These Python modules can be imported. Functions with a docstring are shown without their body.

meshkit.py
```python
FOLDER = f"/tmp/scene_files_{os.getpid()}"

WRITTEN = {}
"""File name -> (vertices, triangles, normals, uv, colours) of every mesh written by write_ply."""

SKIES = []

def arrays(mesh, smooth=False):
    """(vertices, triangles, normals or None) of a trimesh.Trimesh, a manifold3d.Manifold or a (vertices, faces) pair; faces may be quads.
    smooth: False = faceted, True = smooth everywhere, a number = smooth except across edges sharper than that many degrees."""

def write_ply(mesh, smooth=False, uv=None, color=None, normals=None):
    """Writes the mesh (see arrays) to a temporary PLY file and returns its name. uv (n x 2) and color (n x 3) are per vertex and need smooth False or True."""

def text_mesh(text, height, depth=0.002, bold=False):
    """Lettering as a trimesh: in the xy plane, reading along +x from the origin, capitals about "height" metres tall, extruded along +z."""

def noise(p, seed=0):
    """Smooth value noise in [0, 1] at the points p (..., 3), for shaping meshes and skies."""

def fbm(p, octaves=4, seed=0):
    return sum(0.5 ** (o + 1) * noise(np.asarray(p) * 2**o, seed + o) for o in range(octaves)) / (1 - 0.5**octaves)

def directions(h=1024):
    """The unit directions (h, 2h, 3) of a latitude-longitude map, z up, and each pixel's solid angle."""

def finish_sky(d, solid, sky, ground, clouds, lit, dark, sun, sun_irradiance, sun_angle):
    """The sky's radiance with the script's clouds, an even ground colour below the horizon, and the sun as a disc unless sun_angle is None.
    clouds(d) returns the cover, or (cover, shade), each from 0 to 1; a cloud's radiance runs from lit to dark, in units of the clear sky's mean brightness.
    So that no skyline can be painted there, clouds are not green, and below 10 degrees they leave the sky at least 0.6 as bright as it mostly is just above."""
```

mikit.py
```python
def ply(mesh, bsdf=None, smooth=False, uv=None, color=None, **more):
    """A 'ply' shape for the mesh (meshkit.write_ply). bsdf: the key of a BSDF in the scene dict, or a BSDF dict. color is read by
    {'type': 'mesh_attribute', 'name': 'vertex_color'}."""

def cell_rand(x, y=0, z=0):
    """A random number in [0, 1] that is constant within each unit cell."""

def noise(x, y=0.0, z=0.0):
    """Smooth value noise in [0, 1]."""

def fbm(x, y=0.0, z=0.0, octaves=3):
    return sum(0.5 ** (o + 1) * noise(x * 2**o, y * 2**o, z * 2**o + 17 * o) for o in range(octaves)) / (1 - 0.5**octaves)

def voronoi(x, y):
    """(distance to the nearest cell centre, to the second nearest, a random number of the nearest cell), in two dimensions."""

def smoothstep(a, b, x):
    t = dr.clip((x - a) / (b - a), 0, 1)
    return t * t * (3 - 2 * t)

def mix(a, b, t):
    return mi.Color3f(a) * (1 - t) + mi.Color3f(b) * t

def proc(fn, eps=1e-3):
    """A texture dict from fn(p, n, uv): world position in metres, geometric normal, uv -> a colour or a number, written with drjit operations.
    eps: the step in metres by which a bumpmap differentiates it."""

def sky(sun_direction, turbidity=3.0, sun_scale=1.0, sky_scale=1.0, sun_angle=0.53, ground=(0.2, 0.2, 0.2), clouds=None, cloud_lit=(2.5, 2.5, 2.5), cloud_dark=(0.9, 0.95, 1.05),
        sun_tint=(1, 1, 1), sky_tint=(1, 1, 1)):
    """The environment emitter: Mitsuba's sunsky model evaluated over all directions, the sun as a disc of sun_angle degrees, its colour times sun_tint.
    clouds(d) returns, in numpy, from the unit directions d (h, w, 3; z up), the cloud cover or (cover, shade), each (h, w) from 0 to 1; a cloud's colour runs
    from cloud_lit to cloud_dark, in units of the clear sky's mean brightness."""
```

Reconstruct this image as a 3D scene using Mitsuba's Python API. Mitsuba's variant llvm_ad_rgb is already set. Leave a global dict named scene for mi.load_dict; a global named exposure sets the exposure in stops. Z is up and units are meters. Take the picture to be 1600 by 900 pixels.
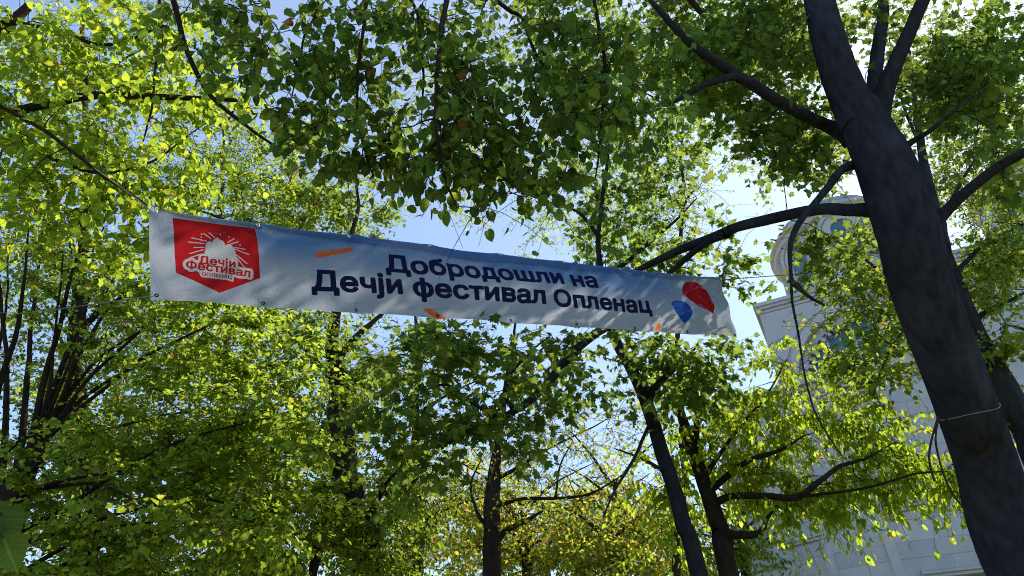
import math
import numpy as np
import trimesh
import shapely
import shapely.geometry as sg
import shapely.affinity as sa
from shapely.ops import unary_union
import drjit as dr
import mitsuba as mi
import mikit
import meshkit
from mikit import proc, noise, fbm, voronoi, cell_rand, smoothstep, mix

scene, labels = {}, {}
T = mi.ScalarTransform4f

# ------------------------------------------------------------------ camera, sun, sky, exposure
F, PITCH, EYE = 1164.0, math.radians(40.0), np.array([0.0, 0.0, 1.6])
CP, SP = math.cos(PITCH), math.sin(PITCH)


def ray(x, y):
    r, u = (x - 800.0) / F, (450.0 - y) / F
    return np.array([r, CP - u * SP, u * CP + SP])


scene['camera'] = {'type': 'perspective', 'fov': math.degrees(2 * math.atan(800 / F)), 'fov_axis': 'x', 'near_clip': 0.05, 'far_clip': 3000.0,
                   'to_world': T().look_at(origin=EYE.tolist(), target=(EYE + [0, CP, SP]).tolist(), up=[0, 0, 1])}
SUN = ray(1405, -70)
scene['sky'] = mikit.sky(SUN.tolist(), turbidity=3.0, clouds=lambda d: 0.02 + 0.16 * meshkit.fbm(np.stack([d[..., 0] / (0.25 + d[..., 2]) * 1.3, d[..., 1] / (0.25 + d[..., 2]) * 2.2, d[..., 2] * 0], -1), 4, 3), cloud_lit=(2.6, 2.65, 2.7))
exposure = 2.95


# ------------------------------------------------------------------ small helpers
def at(x, y, fwd):
    """The world point seen at (x, y) of the 1600 x 900 photograph, fwd metres ahead along the ground."""
    d = ray(x, y)
    return EYE + d * (fwd / d[1])


def atw(x, y, w):
    return EYE + ray(x, y) * w


def seen(p):
    """Pixel and depth of points (n, 3)."""
    q = np.atleast_2d(p) - EYE
    w = q[:, 1] * CP + q[:, 2] * SP
    u = q[:, 2] * CP - q[:, 1] * SP
    ws = np.where(w > 0.05, w, 1e9)
    return 800 + F * q[:, 0] / ws, 450 - F * u / ws, w


def unit(v):
    return v / np.maximum(np.linalg.norm(v, axis=-1, keepdims=True), 1e-9)


def numbered(key):
    if key not in scene and key not in labels:
        return key
    n = 1
    while f'{key}_{n:03d}' in scene or f'{key}_{n:03d}' in labels:
        n += 1
    return f'{key}_{n:03d}'


_next = {}


def piece(parent, name, shape):
    """One part entry under its holder."""
    base = f'{parent}__{name}' if parent else name
    n = _next.get(base, 0)
    _next[base] = n + 1
    key = base if n == 0 else f'{base}_{n:03d}'
    scene[key] = shape
    return key


def thing(name, label, category, group=None):
    n = _next.get(name, 0)
    _next[name] = n + 1
    key = name if n == 0 else f'{name}_{n:03d}'
    labels[key] = {'label': label, 'category': category}
    if group:
        labels[key]['group'] = group
    return key


def spline(pts, step):
    """Catmull-Rom through the points (n, k), resampled about every step metres (first three columns are position)."""
    p = np.asarray(pts, float)
    if len(p) == 2:
        p = np.array([p[0], (p[0] + p[1]) / 2, p[1]])
    q = np.vstack([2 * p[0] - p[1], p, 2 * p[-1] - p[-2]])
    out = []
    for i in range(1, len(q) - 2):
        n = max(2, int(np.ceil(np.linalg.norm(q[i + 1, :3] - q[i, :3]) / step)))
        t = np.linspace(0, 1, n, endpoint=False)[:, None]
        a, b, c, d = q[i - 1], q[i], q[i + 1], q[i + 2]
        out.append(0.5 * (2 * b + (c - a) * t + (2 * a - 5 * b + 4 * c - d) * t * t + (3 * b - a - 3 * c + d) * t ** 3))
    return np.vstack(out + [p[-1:]])


def tube(pts, rad, k=8, rough=0.0, seed=0, cap=True):
    """A tapered tube along the polyline; rough displaces its skin (bark ridges)."""
    p, r = np.asarray(pts, float), np.asarray(rad, float)
    n = len(p)
    t = unit(np.gradient(p, axis=0))
    x = np.cross(t[0], [0.3, 0.9, 0.2])
    rings = []
    for i in range(n):
        x = unit(x - t[i] * (x @ t[i]))
        rings.append((x, np.cross(t[i], x)))
    a = np.arange(k) / k * 2 * np.pi
    v = np.array([p[i] + r[i] * (np.cos(a)[:, None] * rings[i][0] + np.sin(a)[:, None] * rings[i][1]) for i in range(n)])
    if rough:
        s = np.concatenate([[0], np.cumsum(np.linalg.norm(np.diff(p, axis=0), axis=1))])
        q = np.stack([np.broadcast_to(np.cos(a) * 5, (n, k)), np.broadcast_to(np.sin(a) * 5, (n, k)), np.broadcast_to(s[:, None] * 1.3, (n, k))], -1)
        big = meshkit.fbm(q * [0.35, 0.35, 0.9] + seed, 2, seed) - 0.5
        fine = 0.75 - 1.6 * np.abs(meshkit.fbm(q * [2.2, 2.2, 0.9] + 2.0 * big[..., None] + seed, 3, seed + 5) - 0.5) * 2
        v = p[:, None] + (v - p[:, None]) * (1 + rough * (1.3 * big + 1.0 * fine))[..., None]
    i, j = np.meshgrid(np.arange(n - 1), np.arange(k), indexing='ij')
    f = np.stack([i * k + j, i * k + (j + 1) % k, (i + 1) * k + (j + 1) % k, (i + 1) * k + j], -1).reshape(-1, 4)
    f = np.vstack([f[:, [0, 1, 2]], f[:, [0, 2, 3]]])
    v = v.reshape(-1, 3)
    if cap:
        v = np.vstack([v, p[-1:] + t[-1] * r[-1]])
        e = (n - 1) * k
        f = np.vstack([f, np.stack([e + np.arange(k), e + (np.arange(k) + 1) % k, np.full(k, len(v) - 1)], 1)])
    return v, f


def many_tubes(pts, rad, k=3):
    """Many thin tubes at once: pts (n, m, 3), rad (n, m)."""
    n, m = rad.shape
    t = unit(np.gradient(pts, axis=1))
    x = unit(np.cross(t, [0.31, 0.83, 0.46]))
    y = np.cross(t, x)
    a = (np.arange(k) / k * 2 * np.pi)[None, None, :, None]
    v = pts[:, :, None] + rad[:, :, None, None] * (np.cos(a) * x[:, :, None] + np.sin(a) * y[:, :, None])
    b, i, j = np.meshgrid(np.arange(n), np.arange(m - 1), np.arange(k), indexing='ij')
    g = lambda i, j: b * m * k + i * k + j % k
    f = np.stack([g(i, j), g(i, j + 1), g(i + 1, j + 1), g(i + 1, j)], -1).reshape(-1, 4)
    return v.reshape(-1, 3), np.vstack([f[:, [0, 1, 2]], f[:, [0, 2, 3]]])


def join(parts):
    at_, vs, fs = 0, [], []
    for v, f in parts:
        vs.append(v)
        fs.append(np.asarray(f) + at_)
        at_ += len(v)
    return np.vstack(vs), np.vstack(fs)


def boxes(c, half, rot=0.0):
    m = trimesh.creation.box(extents=np.asarray(half) * 2)
    m.apply_transform(trimesh.transformations.rotation_matrix(rot, [0, 0, 1]))
    m.apply_translation(c)
    return np.array(m.vertices), np.array(m.faces)


# ------------------------------------------------------------------ materials
def bark_fn(dark, pale, scale=1.0):
    def fn(p, n, uv):
        a = fbm(p.x * 26 * scale, p.y * 26 * scale, p.z * 7 * scale, 3)
        b = fbm(p.x * 3 + 9, p.y * 3, p.z * 1.6, 2)
        return mix(dark, pale, dr.clip(0.85 * a + 0.35 * smoothstep(0.52, 0.72, b) - 0.05, 0, 1))
    return fn


def bark(key, dark, pale, bump=0.022):
    tex = bark_fn(dark, pale)

    def height(p, n, uv):
        return fbm(p.x * 30, p.y * 30, p.z * 8, 3)
    scene[key] = {'type': 'twosided', 'b': {'type': 'bumpmap', 'scale': bump, 't': proc(height, eps=0.004), 'b': {'type': 'diffuse', 'reflectance': proc(tex)}}}


bark('bark_grey', (0.014, 0.0148, 0.020), (0.050, 0.053, 0.066))
bark('bark_brown', (0.018, 0.015, 0.013), (0.05, 0.042, 0.035), 0.016)
scene['twig_bark'] = {'type': 'twosided', 'b': {'type': 'diffuse', 'reflectance': {'type': 'rgb', 'value': [0.04, 0.033, 0.026]}}}
scene['leaf_skin'] = {'type': 'principledthin', 'base_color': {'type': 'mesh_attribute', 'name': 'vertex_color'}, 'roughness': 0.36, 'eta': 1.45, 'diff_trans': 1.4}


# ------------------------------------------------------------------ leaves
def leaf_half(mid, edge, fold, droop):
    """A leaf from midrib points (y) and the edge points (x, y) of one half, mirrored; base at the origin, tip along +y, face along +z."""
    mid, edge = np.asarray(mid, float), np.asarray(edge, float)
    v = [(0, y) for y in mid] + [(x, y) for x, y in edge] + [(-x, y) for x, y in edge]
    v = np.array(v)
    poly = sg.Polygon(np.vstack([[[0, mid[0]]], edge, [[0, mid[-1]]]]))
    f = []
    tri = shapely.delaunay_triangles(sg.MultiPoint(v[:len(mid) + len(edge)]))
    look = {tuple(np.round(q, 6)): i for i, q in enumerate(v[:len(mid) + len(edge)])}
    for g in tri.geoms:
        if poly.contains(g.centroid):
            i = [look[tuple(np.round(q, 6))] for q in list(g.exterior.coords)[:3]]
            f.append(i)
            f.append([(a + len(edge) if a >= len(mid) else a) for a in i][::-1])
    z = fold * np.abs(v[:, 0]) - droop * np.maximum(v[:, 1], 0) ** 2 + 0.05 * np.sin(v[:, 1] * 9 + np.sign(v[:, 0])) * np.abs(v[:, 0])
    return np.column_stack([v, z]), np.array(f)


LINDEN = leaf_half([0, 0.35, 0.7, 1.05], [(0.2, -0.1), (0.4, 0.04), (0.49, 0.28), (0.44, 0.54), (0.26, 0.8), (0.09, 0.93)], 0.22, 0.16)
LINDEN_FAR = leaf_half([0, 0.5, 1.0], [(0.38, 0.02), (0.47, 0.38), (0.24, 0.8)], 0.25, 0.16)
MAPLE = leaf_half([0, 0.45, 1.0], [(0.16, -0.1), (0.42, -0.02), (0.3, 0.13), (0.62, 0.28), (0.46, 0.36), (0.56, 0.56), (0.26, 0.5), (0.24, 0.74), (0.1, 0.76)], 0.18, 0.22)
OVAL = leaf_half([0, 0.5, 1.0], [(0.2, 0.12), (0.29, 0.4), (0.2, 0.72)], 0.3, 0.22)
FAR = (np.array([[0, 0, 0], [0.3, 0.42, 0.1], [0, 1, -0.12], [-0.3, 0.42, 0.1]], float), np.array([[0, 1, 2], [0, 2, 3]]))


def place_leaves(tpl, pos, ydir, nrm, size, curl=None):
    y = unit(ydir)
    z = unit(nrm - y * (nrm * y).sum(-1, keepdims=True))
    x = np.cross(y, z)
    v, f = tpl
    z = z * (1.0 if curl is None else curl[:, None])
    out = pos[:, None] + size[:, None, None] * (v[None, :, :1] * x[:, None] + v[None, :, 1:2] * y[:, None] + v[None, :, 2:] * z[:, None])
    return out.reshape(-1, 3), (f[None] + (np.arange(len(pos)) * len(v))[:, None, None]).reshape(-1, 3), (x, y, z)


# pigment of a leaf (reflects half, passes half): green, pale, yellow, dark, brown
SUMMER = ([(0.23, 0.36, 0.035), (0.28, 0.41, 0.04), (0.38, 0.45, 0.045), (0.15, 0.26, 0.035), (0.34, 0.18, 0.07)], [0.38, 0.28, 0.12, 0.21, 0.01])
DEEP = ([(0.16, 0.28, 0.045), (0.20, 0.33, 0.045), (0.29, 0.39, 0.045), (0.115, 0.20, 0.04), (0.28, 0.16, 0.06)], [0.38, 0.26, 0.08, 0.272, 0.008])  # darker greens, with the shade over the near linden put into the colour
MAPLE_C = ([(0.17, 0.28, 0.045), (0.21, 0.33, 0.048), (0.31, 0.41, 0.05), (0.12, 0.21, 0.04)], [0.36, 0.29, 0.1, 0.25])
YELLOW = ([(0.36, 0.46, 0.05), (0.46, 0.50, 0.06), (0.55, 0.49, 0.07), (0.22, 0.36, 0.04), (0.42, 0.22, 0.09)], [0.34, 0.26, 0.13, 0.24, 0.03])
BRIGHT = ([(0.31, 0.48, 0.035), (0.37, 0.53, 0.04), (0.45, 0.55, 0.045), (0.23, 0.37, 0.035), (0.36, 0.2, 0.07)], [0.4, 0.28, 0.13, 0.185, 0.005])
_leaf_shapes = {}


def blade(tpl):
    """Pigment along a leaf: the midrib and the veins that meet it are paler and yellower than the blade."""
    on = (np.abs(tpl[0][:, :1]) < 1e-6).astype(float)
    return np.hstack([1 + 0.22 * on, 1 + 0.12 * on, 1 + 0.1 * on]) * (1 - 0.04 * (1 - on))


def leaf_shape(name, tpl, col):
    """The shared shape dict of a single leaf in one of its tones."""
    if (name, col) not in _leaf_shapes:
        _leaf_shapes[(name, col)] = mikit.ply(tpl, 'leaf_skin', color=np.tile(col, (len(tpl[0]), 1)) * blade(tpl))
    return _leaf_shapes[(name, col)]


class Tree:
    def __init__(s, name, label, seed, bark='bark_brown', leaf='linden', size=0.075, palette=SUMMER, droop=0.25, singles=0, tone=1.0, group=None, category='tree', upright=1.0):
        s.key = thing(name, label, category, group)
        s.rng = np.random.default_rng(seed)
        s.bark, s.leaf, s.size, s.palette, s.droop, s.singles, s.tone, s.upright = bark, leaf, size, palette, droop, singles, tone, upright
        s.tpl = dict(linden=LINDEN, linden_far=LINDEN_FAR, maple=MAPLE, oval=OVAL, far=FAR)[leaf]
        s.P, s.Rd = np.zeros((60000, 3)), np.zeros(60000)
        s.n, s.twigs, s.leaves, s.seed = 0, [], [], seed

    def nodes(s, p, r):
        s.P[s.n:s.n + len(p)], s.Rd[s.n:s.n + len(p)] = p, r
        s.n += len(p)

    def limb(s, pts, r, name='branch', k=8, rough=0.12, wob=0.02, step=0.12, label=None, attach=True, collar=0.4):
        """One trunk or limb through world points with a radius at each; a part of its own."""
        pts = np.array([np.asarray(q, float) for q in pts])
        r = np.interp(np.linspace(0, 1, len(pts)), np.linspace(0, 1, len(r)), r)
        c = spline(np.column_stack([pts, r]), step)
        p, rr = c[:, :3].copy(), np.maximum(c[:, 3], 0.002)
        w = np.stack([meshkit.fbm(np.column_stack([np.arange(len(p)) * step * 1.7 + 31 * q + s.seed + len(scene), np.full(len(p), q * 7.7), np.zeros(len(p))]), 2) - 0.5 for q in range(3)], 1)
        p += w * wob * 2 * np.minimum(1, np.arange(len(p)) / 4)[:, None]
        if name != 'trunk':
            rr = rr * (1 + collar * np.exp(-np.arange(len(p)) * step / (2.2 * rr[0])))
        key = piece(s.key, name, mikit.ply(tube(p, rr, k, rough, s.seed + s.n % 97), s.bark, smooth=True))
        if label:
            labels[key] = {'label': label}
        if attach:
            s.nodes(p, rr)
        return p

    def grow(s, clumps, twigs=5, length=0.38, per=7, spread=1.0, min_node=0, hang=0.0, tw=1.0, arch=0.14, flat=0.4, many=1.0):
        rng, cs = s.rng, []
        for c in clumps:
            if c[0] == 'w':
                _, x, y, z, rx, ry, rz, n = c
            else:
                x, y, rx, ry, fwd, dh, n = c
            n = max(1, int(n * many))
            q = np.clip(rng.normal(size=(n, 3)) * 0.56, -1.35, 1.35)
            if c[0] == 'w':
                cs.append(np.array([x, y, z]) + q * [rx, ry, rz])
            else:
                cs.append(np.array([at(x + rx * a, y + ry * b, fwd + dh * d) for a, b, d in q]))
        cs = np.vstack(cs)
        d0 = np.array([np.min(np.linalg.norm(s.P[min_node:s.n] - c, axis=1)) for c in cs])
        paths, rads, tips, dirs = [], [], [], []
        for c in cs[np.argsort(d0)]:
            d = np.linalg.norm(s.P[min_node:s.n] - c, axis=1)
            j = min_node + int(np.argmin(d))
            p0, dist = s.P[j], d[j - min_node]
            if dist < 0.03:
                continue
            ctl = (p0 + c) / 2 + [0, 0, (arch - hang) * dist] + rng.normal(size=3) * 0.12 * dist
            t = np.linspace(0, 1, 6)[:, None]
            path = (1 - t) ** 2 * p0 + 2 * t * (1 - t) * ctl + t * t * c
            path[1:-1] += rng.normal(size=(4, 3)) * 0.03 * dist
            ra = min(max(0.0045 + 0.0075 * dist, 0.004), max(s.Rd[j] * 0.8, 0.0035))
            rad = np.linspace(ra, 0.0032, 6) * tw
            paths.append(path)
            rads.append(rad)
            s.nodes(path[1:], rad[1:])
            tips.append(c)
            dirs.append(path[-1] - path[-3])
        tips, dirs = np.array(tips), unit(np.array(dirs))
        n = len(tips)
        # leafy twigs at each tip
        g = unit(dirs[:, None] * 0.7 + rng.normal(size=(n, twigs, 3)) * [spread, spread, spread * flat] + [0, 0, -hang])
        L = length * (0.55 + 0.8 * rng.random((n, twigs)))
        t = np.linspace(0, 1, 4)
        tp = tips[:, None, None] + g[:, :, None] * (L[..., None] * t)[..., None] + np.array([0, 0, -1.0]) * ((s.droop * 0.5 + hang) * L[..., None] * t ** 2)[..., None]
        tp = tp.reshape(-1, 4, 3)
        tr = np.broadcast_to(np.linspace(0.0028, 0.0012, 4) * tw, (n * twigs, 4))
        s.twigs.append(many_tubes(np.array(paths), np.array(rads), 4 if s.singles else 3))
        s.twigs.append(many_tubes(tp, tr, 3))
        # leaves, alternating along each twig
        m = n * twigs
        tt = (np.arange(per) + rng.random((m, per)) * 0.7 + 0.3) / per
        i = np.minimum((tt * 3).astype(int), 2)
        fr = tt * 3 - i
        rows = np.arange(m)[:, None]
        pos = tp[rows, i] * (1 - fr)[..., None] + tp[rows, np.minimum(i + 1, 3)] * fr[..., None]
        d = unit(tp[:, 3] - tp[:, 0])[:, None]
        side = unit(np.cross(d, [0, 0, 1.0])) * np.where(np.arange(per) % 2, 1, -1)[None, :, None]
        size = s.size * np.exp(rng.normal(size=(m, per)) * 0.22) * (1 - 0.25 * tt)
        yd = unit(0.55 * d + 0.85 * side + rng.normal(size=(m, per, 3)) * 0.35 + [0, 0, -s.droop * 1.6])
        nz = unit(np.array([0, 0, 1.0]) * s.upright + rng.normal(size=(m, per, 3)) * 0.5)
        pet = 0.35 * size[..., None] * yd + 0.1 * size[..., None] * rng.normal(size=(m, per, 3))
        pos2 = pos + pet
        if s.singles:
            s.twigs.append(many_tubes(np.stack([pos, (pos + pos2) / 2 + [0, 0, 0.004], pos2], 2).reshape(-1, 3, 3), np.full((m * per, 3), 0.0009), 3))
        pal, w = s.palette
        col = np.array(pal)[rng.choice(len(pal), m * per, p=w)]
        s.leaves.append((pos2.reshape(-1, 3), yd.reshape(-1, 3), nz.reshape(-1, 3), size.ravel(), col))

    def finish(s, foliage='foliage', lowest=-9.0):
        if s.twigs:
            key = piece(s.key, 'twig_spray', mikit.ply(join(s.twigs), 'twig_bark', smooth=True))
            labels[key] = {'kind': 'stuff'}
        pos, yd, nz, size, col = (np.concatenate(x) for x in zip(*s.leaves))
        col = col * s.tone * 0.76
        high = pos[:, 2] > lowest      # nothing is left below the height the boughs are trimmed to
        pos, yd, nz, size, col = pos[high], yd[high], nz[high], size[high], col[high]
        keep = np.ones(len(pos), bool)
        curl = np.clip(s.rng.normal(1.1, 0.9, len(pos)), -0.8, 3.0)
        if s.singles:
            x, y, w = seen(pos)
            big = np.where((x > 5) & (x < 1595) & (y > 5) & (y < 895) & (w > 0.3), size * F / np.maximum(w, 0.3), 0)
            pick = np.argsort(-big)[:s.singles]
            pick = pick[big[pick] > 9]
            _, _, (X, Y, Z) = place_leaves(s.tpl, pos[pick], yd[pick], nz[pick], size[pick], np.where(np.abs(curl[pick]) < 0.2, 0.2, curl[pick]))
            for i, k in enumerate(pick):
                m = np.eye(4)
                m[:3, 0], m[:3, 1], m[:3, 2], m[:3, 3] = X[i] * size[k], Y[i] * size[k], Z[i] * size[k], pos[k]
                piece(s.key, 'leaf', {**leaf_shape(s.leaf, s.tpl, tuple(np.round(col[k], 4))), 'to_world': T(m)})
            keep[pick] = False
        pos, yd, nz, size, col, curl = pos[keep], yd[keep], nz[keep], size[keep], col[keep], curl[keep]
        col = col * np.exp(s.rng.normal(size=(len(col), 1)) * 0.12)
        v, f, _ = place_leaves(s.tpl, pos, yd, nz, size, curl)
        key = piece(s.key, foliage, mikit.ply((v, f), 'leaf_skin', color=np.clip(np.repeat(col, len(s.tpl[0]), 0) * np.tile(blade(s.tpl), (len(pos), 1)) * np.exp(s.rng.normal(size=(len(pos) * len(s.tpl[0]), 1)) * 0.07), 0, 0.9)))
        labels[key] = {'kind': 'stuff'}
        return len(pos)


def A(*pts):
    """Points from (x, y, forward) triples."""
    return [at(*p) for p in pts]


def to_ground(p, x=None, y=None):
    return np.array([p[0] if x is None else x, p[1] if y is None else y, -0.1])


# ------------------------------------------------------------------ ground
def ground_fn(p, n, uv):
    a = fbm(p.x * 0.5, p.y * 0.5, 0, 4)
    b = fbm(p.x * 9, p.y * 9, 3, 3)
    return mix(mix((0.05, 0.075, 0.02), (0.11, 0.12, 0.04), b), (0.16, 0.13, 0.09), smoothstep(0.5, 0.66, a))


scene['ground'] = mikit.ply((np.array([[-900, -900, 0], [900, -900, 0], [900, 900, 0], [-900, 900, 0]], float), np.array([[0, 1, 2], [0, 2, 3]])),
                            {'type': 'twosided', 'b': {'type': 'diffuse', 'reflectance': proc(ground_fn)}})
labels['ground'] = {'kind': 'structure'}


# ------------------------------------------------------------------ church
def marble_fn(base, seed):
    def fn(p, n, uv):
        a = fbm(p.x * 0.9 + seed, p.y * 0.9, p.z * 0.9, 4)
        b = fbm(p.x * 7 + 3 * a, p.y * 7, p.z * 2.2 + seed, 3)
        c = smoothstep(0.55, 0.75, fbm(p.x * 2.5, p.y * 2.5, p.z * 0.5 + seed, 3))
        return mi.Color3f(base) * (0.82 + 0.2 * a + 0.12 * b) * (1 - 0.1 * c)
    return fn


for i, c in enumerate([(0.48, 0.48, 0.475), (0.45, 0.455, 0.46), (0.51, 0.505, 0.495), (0.465, 0.46, 0.445)]):
    scene[f'marble_{i}'] = {'type': 'twosided', 'b': {'type': 'roughplastic', 'alpha': 0.3, 'diffuse_reflectance': proc(marble_fn(c, 7.0 * i))}}
scene['mortar'] = {'type': 'twosided', 'b': {'type': 'diffuse', 'reflectance': {'type': 'rgb', 'value': [0.27, 0.28, 0.30]}}}
scene['church_glass'] = {'type': 'twosided', 'b': {'type': 'principled', 'base_color': {'type': 'rgb', 'value': [0.05, 0.12, 0.2]}, 'roughness': 0.12, 'specular': 0.6}}
scene['copper'] = {'type': 'twosided', 'b': {'type': 'principled', 'base_color': {'type': 'rgb', 'value': [0.20, 0.26, 0.30]}, 'roughness': 0.45, 'metallic': 0.2}}

church = thing('church', 'white marble church with domed turrets and arched windows behind the trees at the right', 'church')


def dir2(deg):
    return np.array([math.sin(math.radians(deg)), -math.cos(math.radians(deg)), 0.0])    # outward normal, 0 = towards the viewer


def wallface(p0, p1, z0, z1, thick=0.4):
    """A wall slab whose outer face runs from p0 to p1 (plan), seen from the left of p0->p1 reversed."""
    d = unit(np.array([*(p1 - p0)[:2], 0.0]))
    nrm = np.array([d[1], -d[0], 0.0])
    c = np.array([*((p0 + p1) / 2)[:2], (z0 + z1) / 2]) - nrm * thick / 2
    return boxes(c, [np.linalg.norm((p1 - p0)[:2]) / 2, thick / 2, (z1 - z0) / 2], math.atan2(d[1], d[0])), d, nrm


V0 = at(1192, 866, 27.0)
ang = lambda a: np.array([math.cos(math.radians(a)), math.sin(math.radians(a)), 0])


def march(p, a, px, py):
    """From p along plan direction a until the pixel column px is reached (at row py)."""
    u = ang(a)
    lo, hi = 0.0, 40.0
    for _ in range(60):
        m = (lo + hi) / 2
        q = p + u * m
        q = at(px, py, q[1])[0] - q[0]
        lo, hi = (m, hi) if q > 0 else (lo, m)
    return p + u * lo


V1 = march(V0, -38, 1300, 866)
V2 = march(V1, -28, 1398, 857)
V3 = march(V2, -20, 1680, 860)
ZE = at(1152, 640, V0[1])[2]
VB = V0 + np.array([2.0, 9.0, 0])
ring = [VB, V0, V1, V2, V3, V3 + np.array([3.0, 12.0, 0])]
core = sg.Polygon([(q[0], q[1]) for q in ring]).buffer(-0.06, join_style=2)
m = trimesh.creation.extrude_polygon(core, ZE, engine='earcut')
piece(church, 'wall', mikit.ply(m, 'mortar'))
rng = np.random.default_rng(5)
blocks_made = 0
zlow = at(1300, 925, V1[1])[2]
zcut = at(1300, 640, V1[1])[2]
for (p0, p1) in ((V0, V1), (V1, V2), (V2, V3)):
    d = unit(np.array([*(p1 - p0)[:2], 0.0]))
    nrm = np.array([d[1], -d[0], 0.0])
    Lw = np.linalg.norm((p1 - p0)[:2])
    z, row = zlow, 0
    while z < ZE - 0.4:
        hh = 0.55 if row % 2 else 0.72
        # the small courses above the part that can be picked apart run as long courses
        s0 = 0.0
        while s0 < Lw - 0.05:
            ww = min(rng.uniform(0.8, 1.7), Lw - s0) if z < zcut else min(3.5, Lw - s0)
            if Lw - s0 - ww < 0.4:
                ww = Lw - s0
            c = np.array([*(p0 + d * (s0 + ww / 2))[:2], z + hh / 2]) + nrm * rng.uniform(-0.003, 0.003)
            b = boxes(c, [ww / 2 - 0.004, 0.05, hh / 2 - 0.004], math.atan2(d[1], d[0]))
            piece(church, 'wall__stone_block', mikit.ply(b, f'marble_{rng.integers(4)}'))
            blocks_made += 1
            s0 += ww
        z += hh
        row += 1
    # corner pilaster, base moulding, panel moulding
    if p0 is V0 or p0 is V1:
        piece(church, 'pilaster', mikit.ply(join([boxes(np.array([*(p1 - d * 0.1)[:2], ZE / 2 + zlow / 2]) + nrm * 0.02, [0.16, 0.09, (ZE - zlow) / 2], math.atan2(d[1], d[0]))]), 'marble_2'))
for (xa, ya, xb, yb, p0, p1) in ((1218, 852, 1290, 836, V0, V1), (1194, 886, 1222, 880, V0, V1), (1368, 797, 1480, 785, V2, V3), (1440, 898, 1565, 885, V2, V3)):
    d = unit(np.array([*(p1 - p0)[:2], 0.0]))
    nrm = np.array([d[1], -d[0], 0.0])

    def hit(x, y):
        r = ray(x, y)
        k = ((p0 - EYE) @ nrm) / (r @ nrm)
        return EYE + r * k
    a, b = hit(xa, ya), hit(xb, yb)
    z = (a[2] + b[2]) / 2
    for q, (hz, out) in enumerate(((0.06, 0.11), (0.05, 0.17), (0.03, 0.13))):
        c = np.array([*((a + b) / 2)[:2], z - 0.1 + 0.1 * q]) + nrm * out / 2
        piece(church, 'moulding', mikit.ply(boxes(c, [np.linalg.norm((b - a)[:2]) / 2, out / 2 + 0.03, hz], math.atan2(d[1], d[0])), 'marble_1'))
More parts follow.
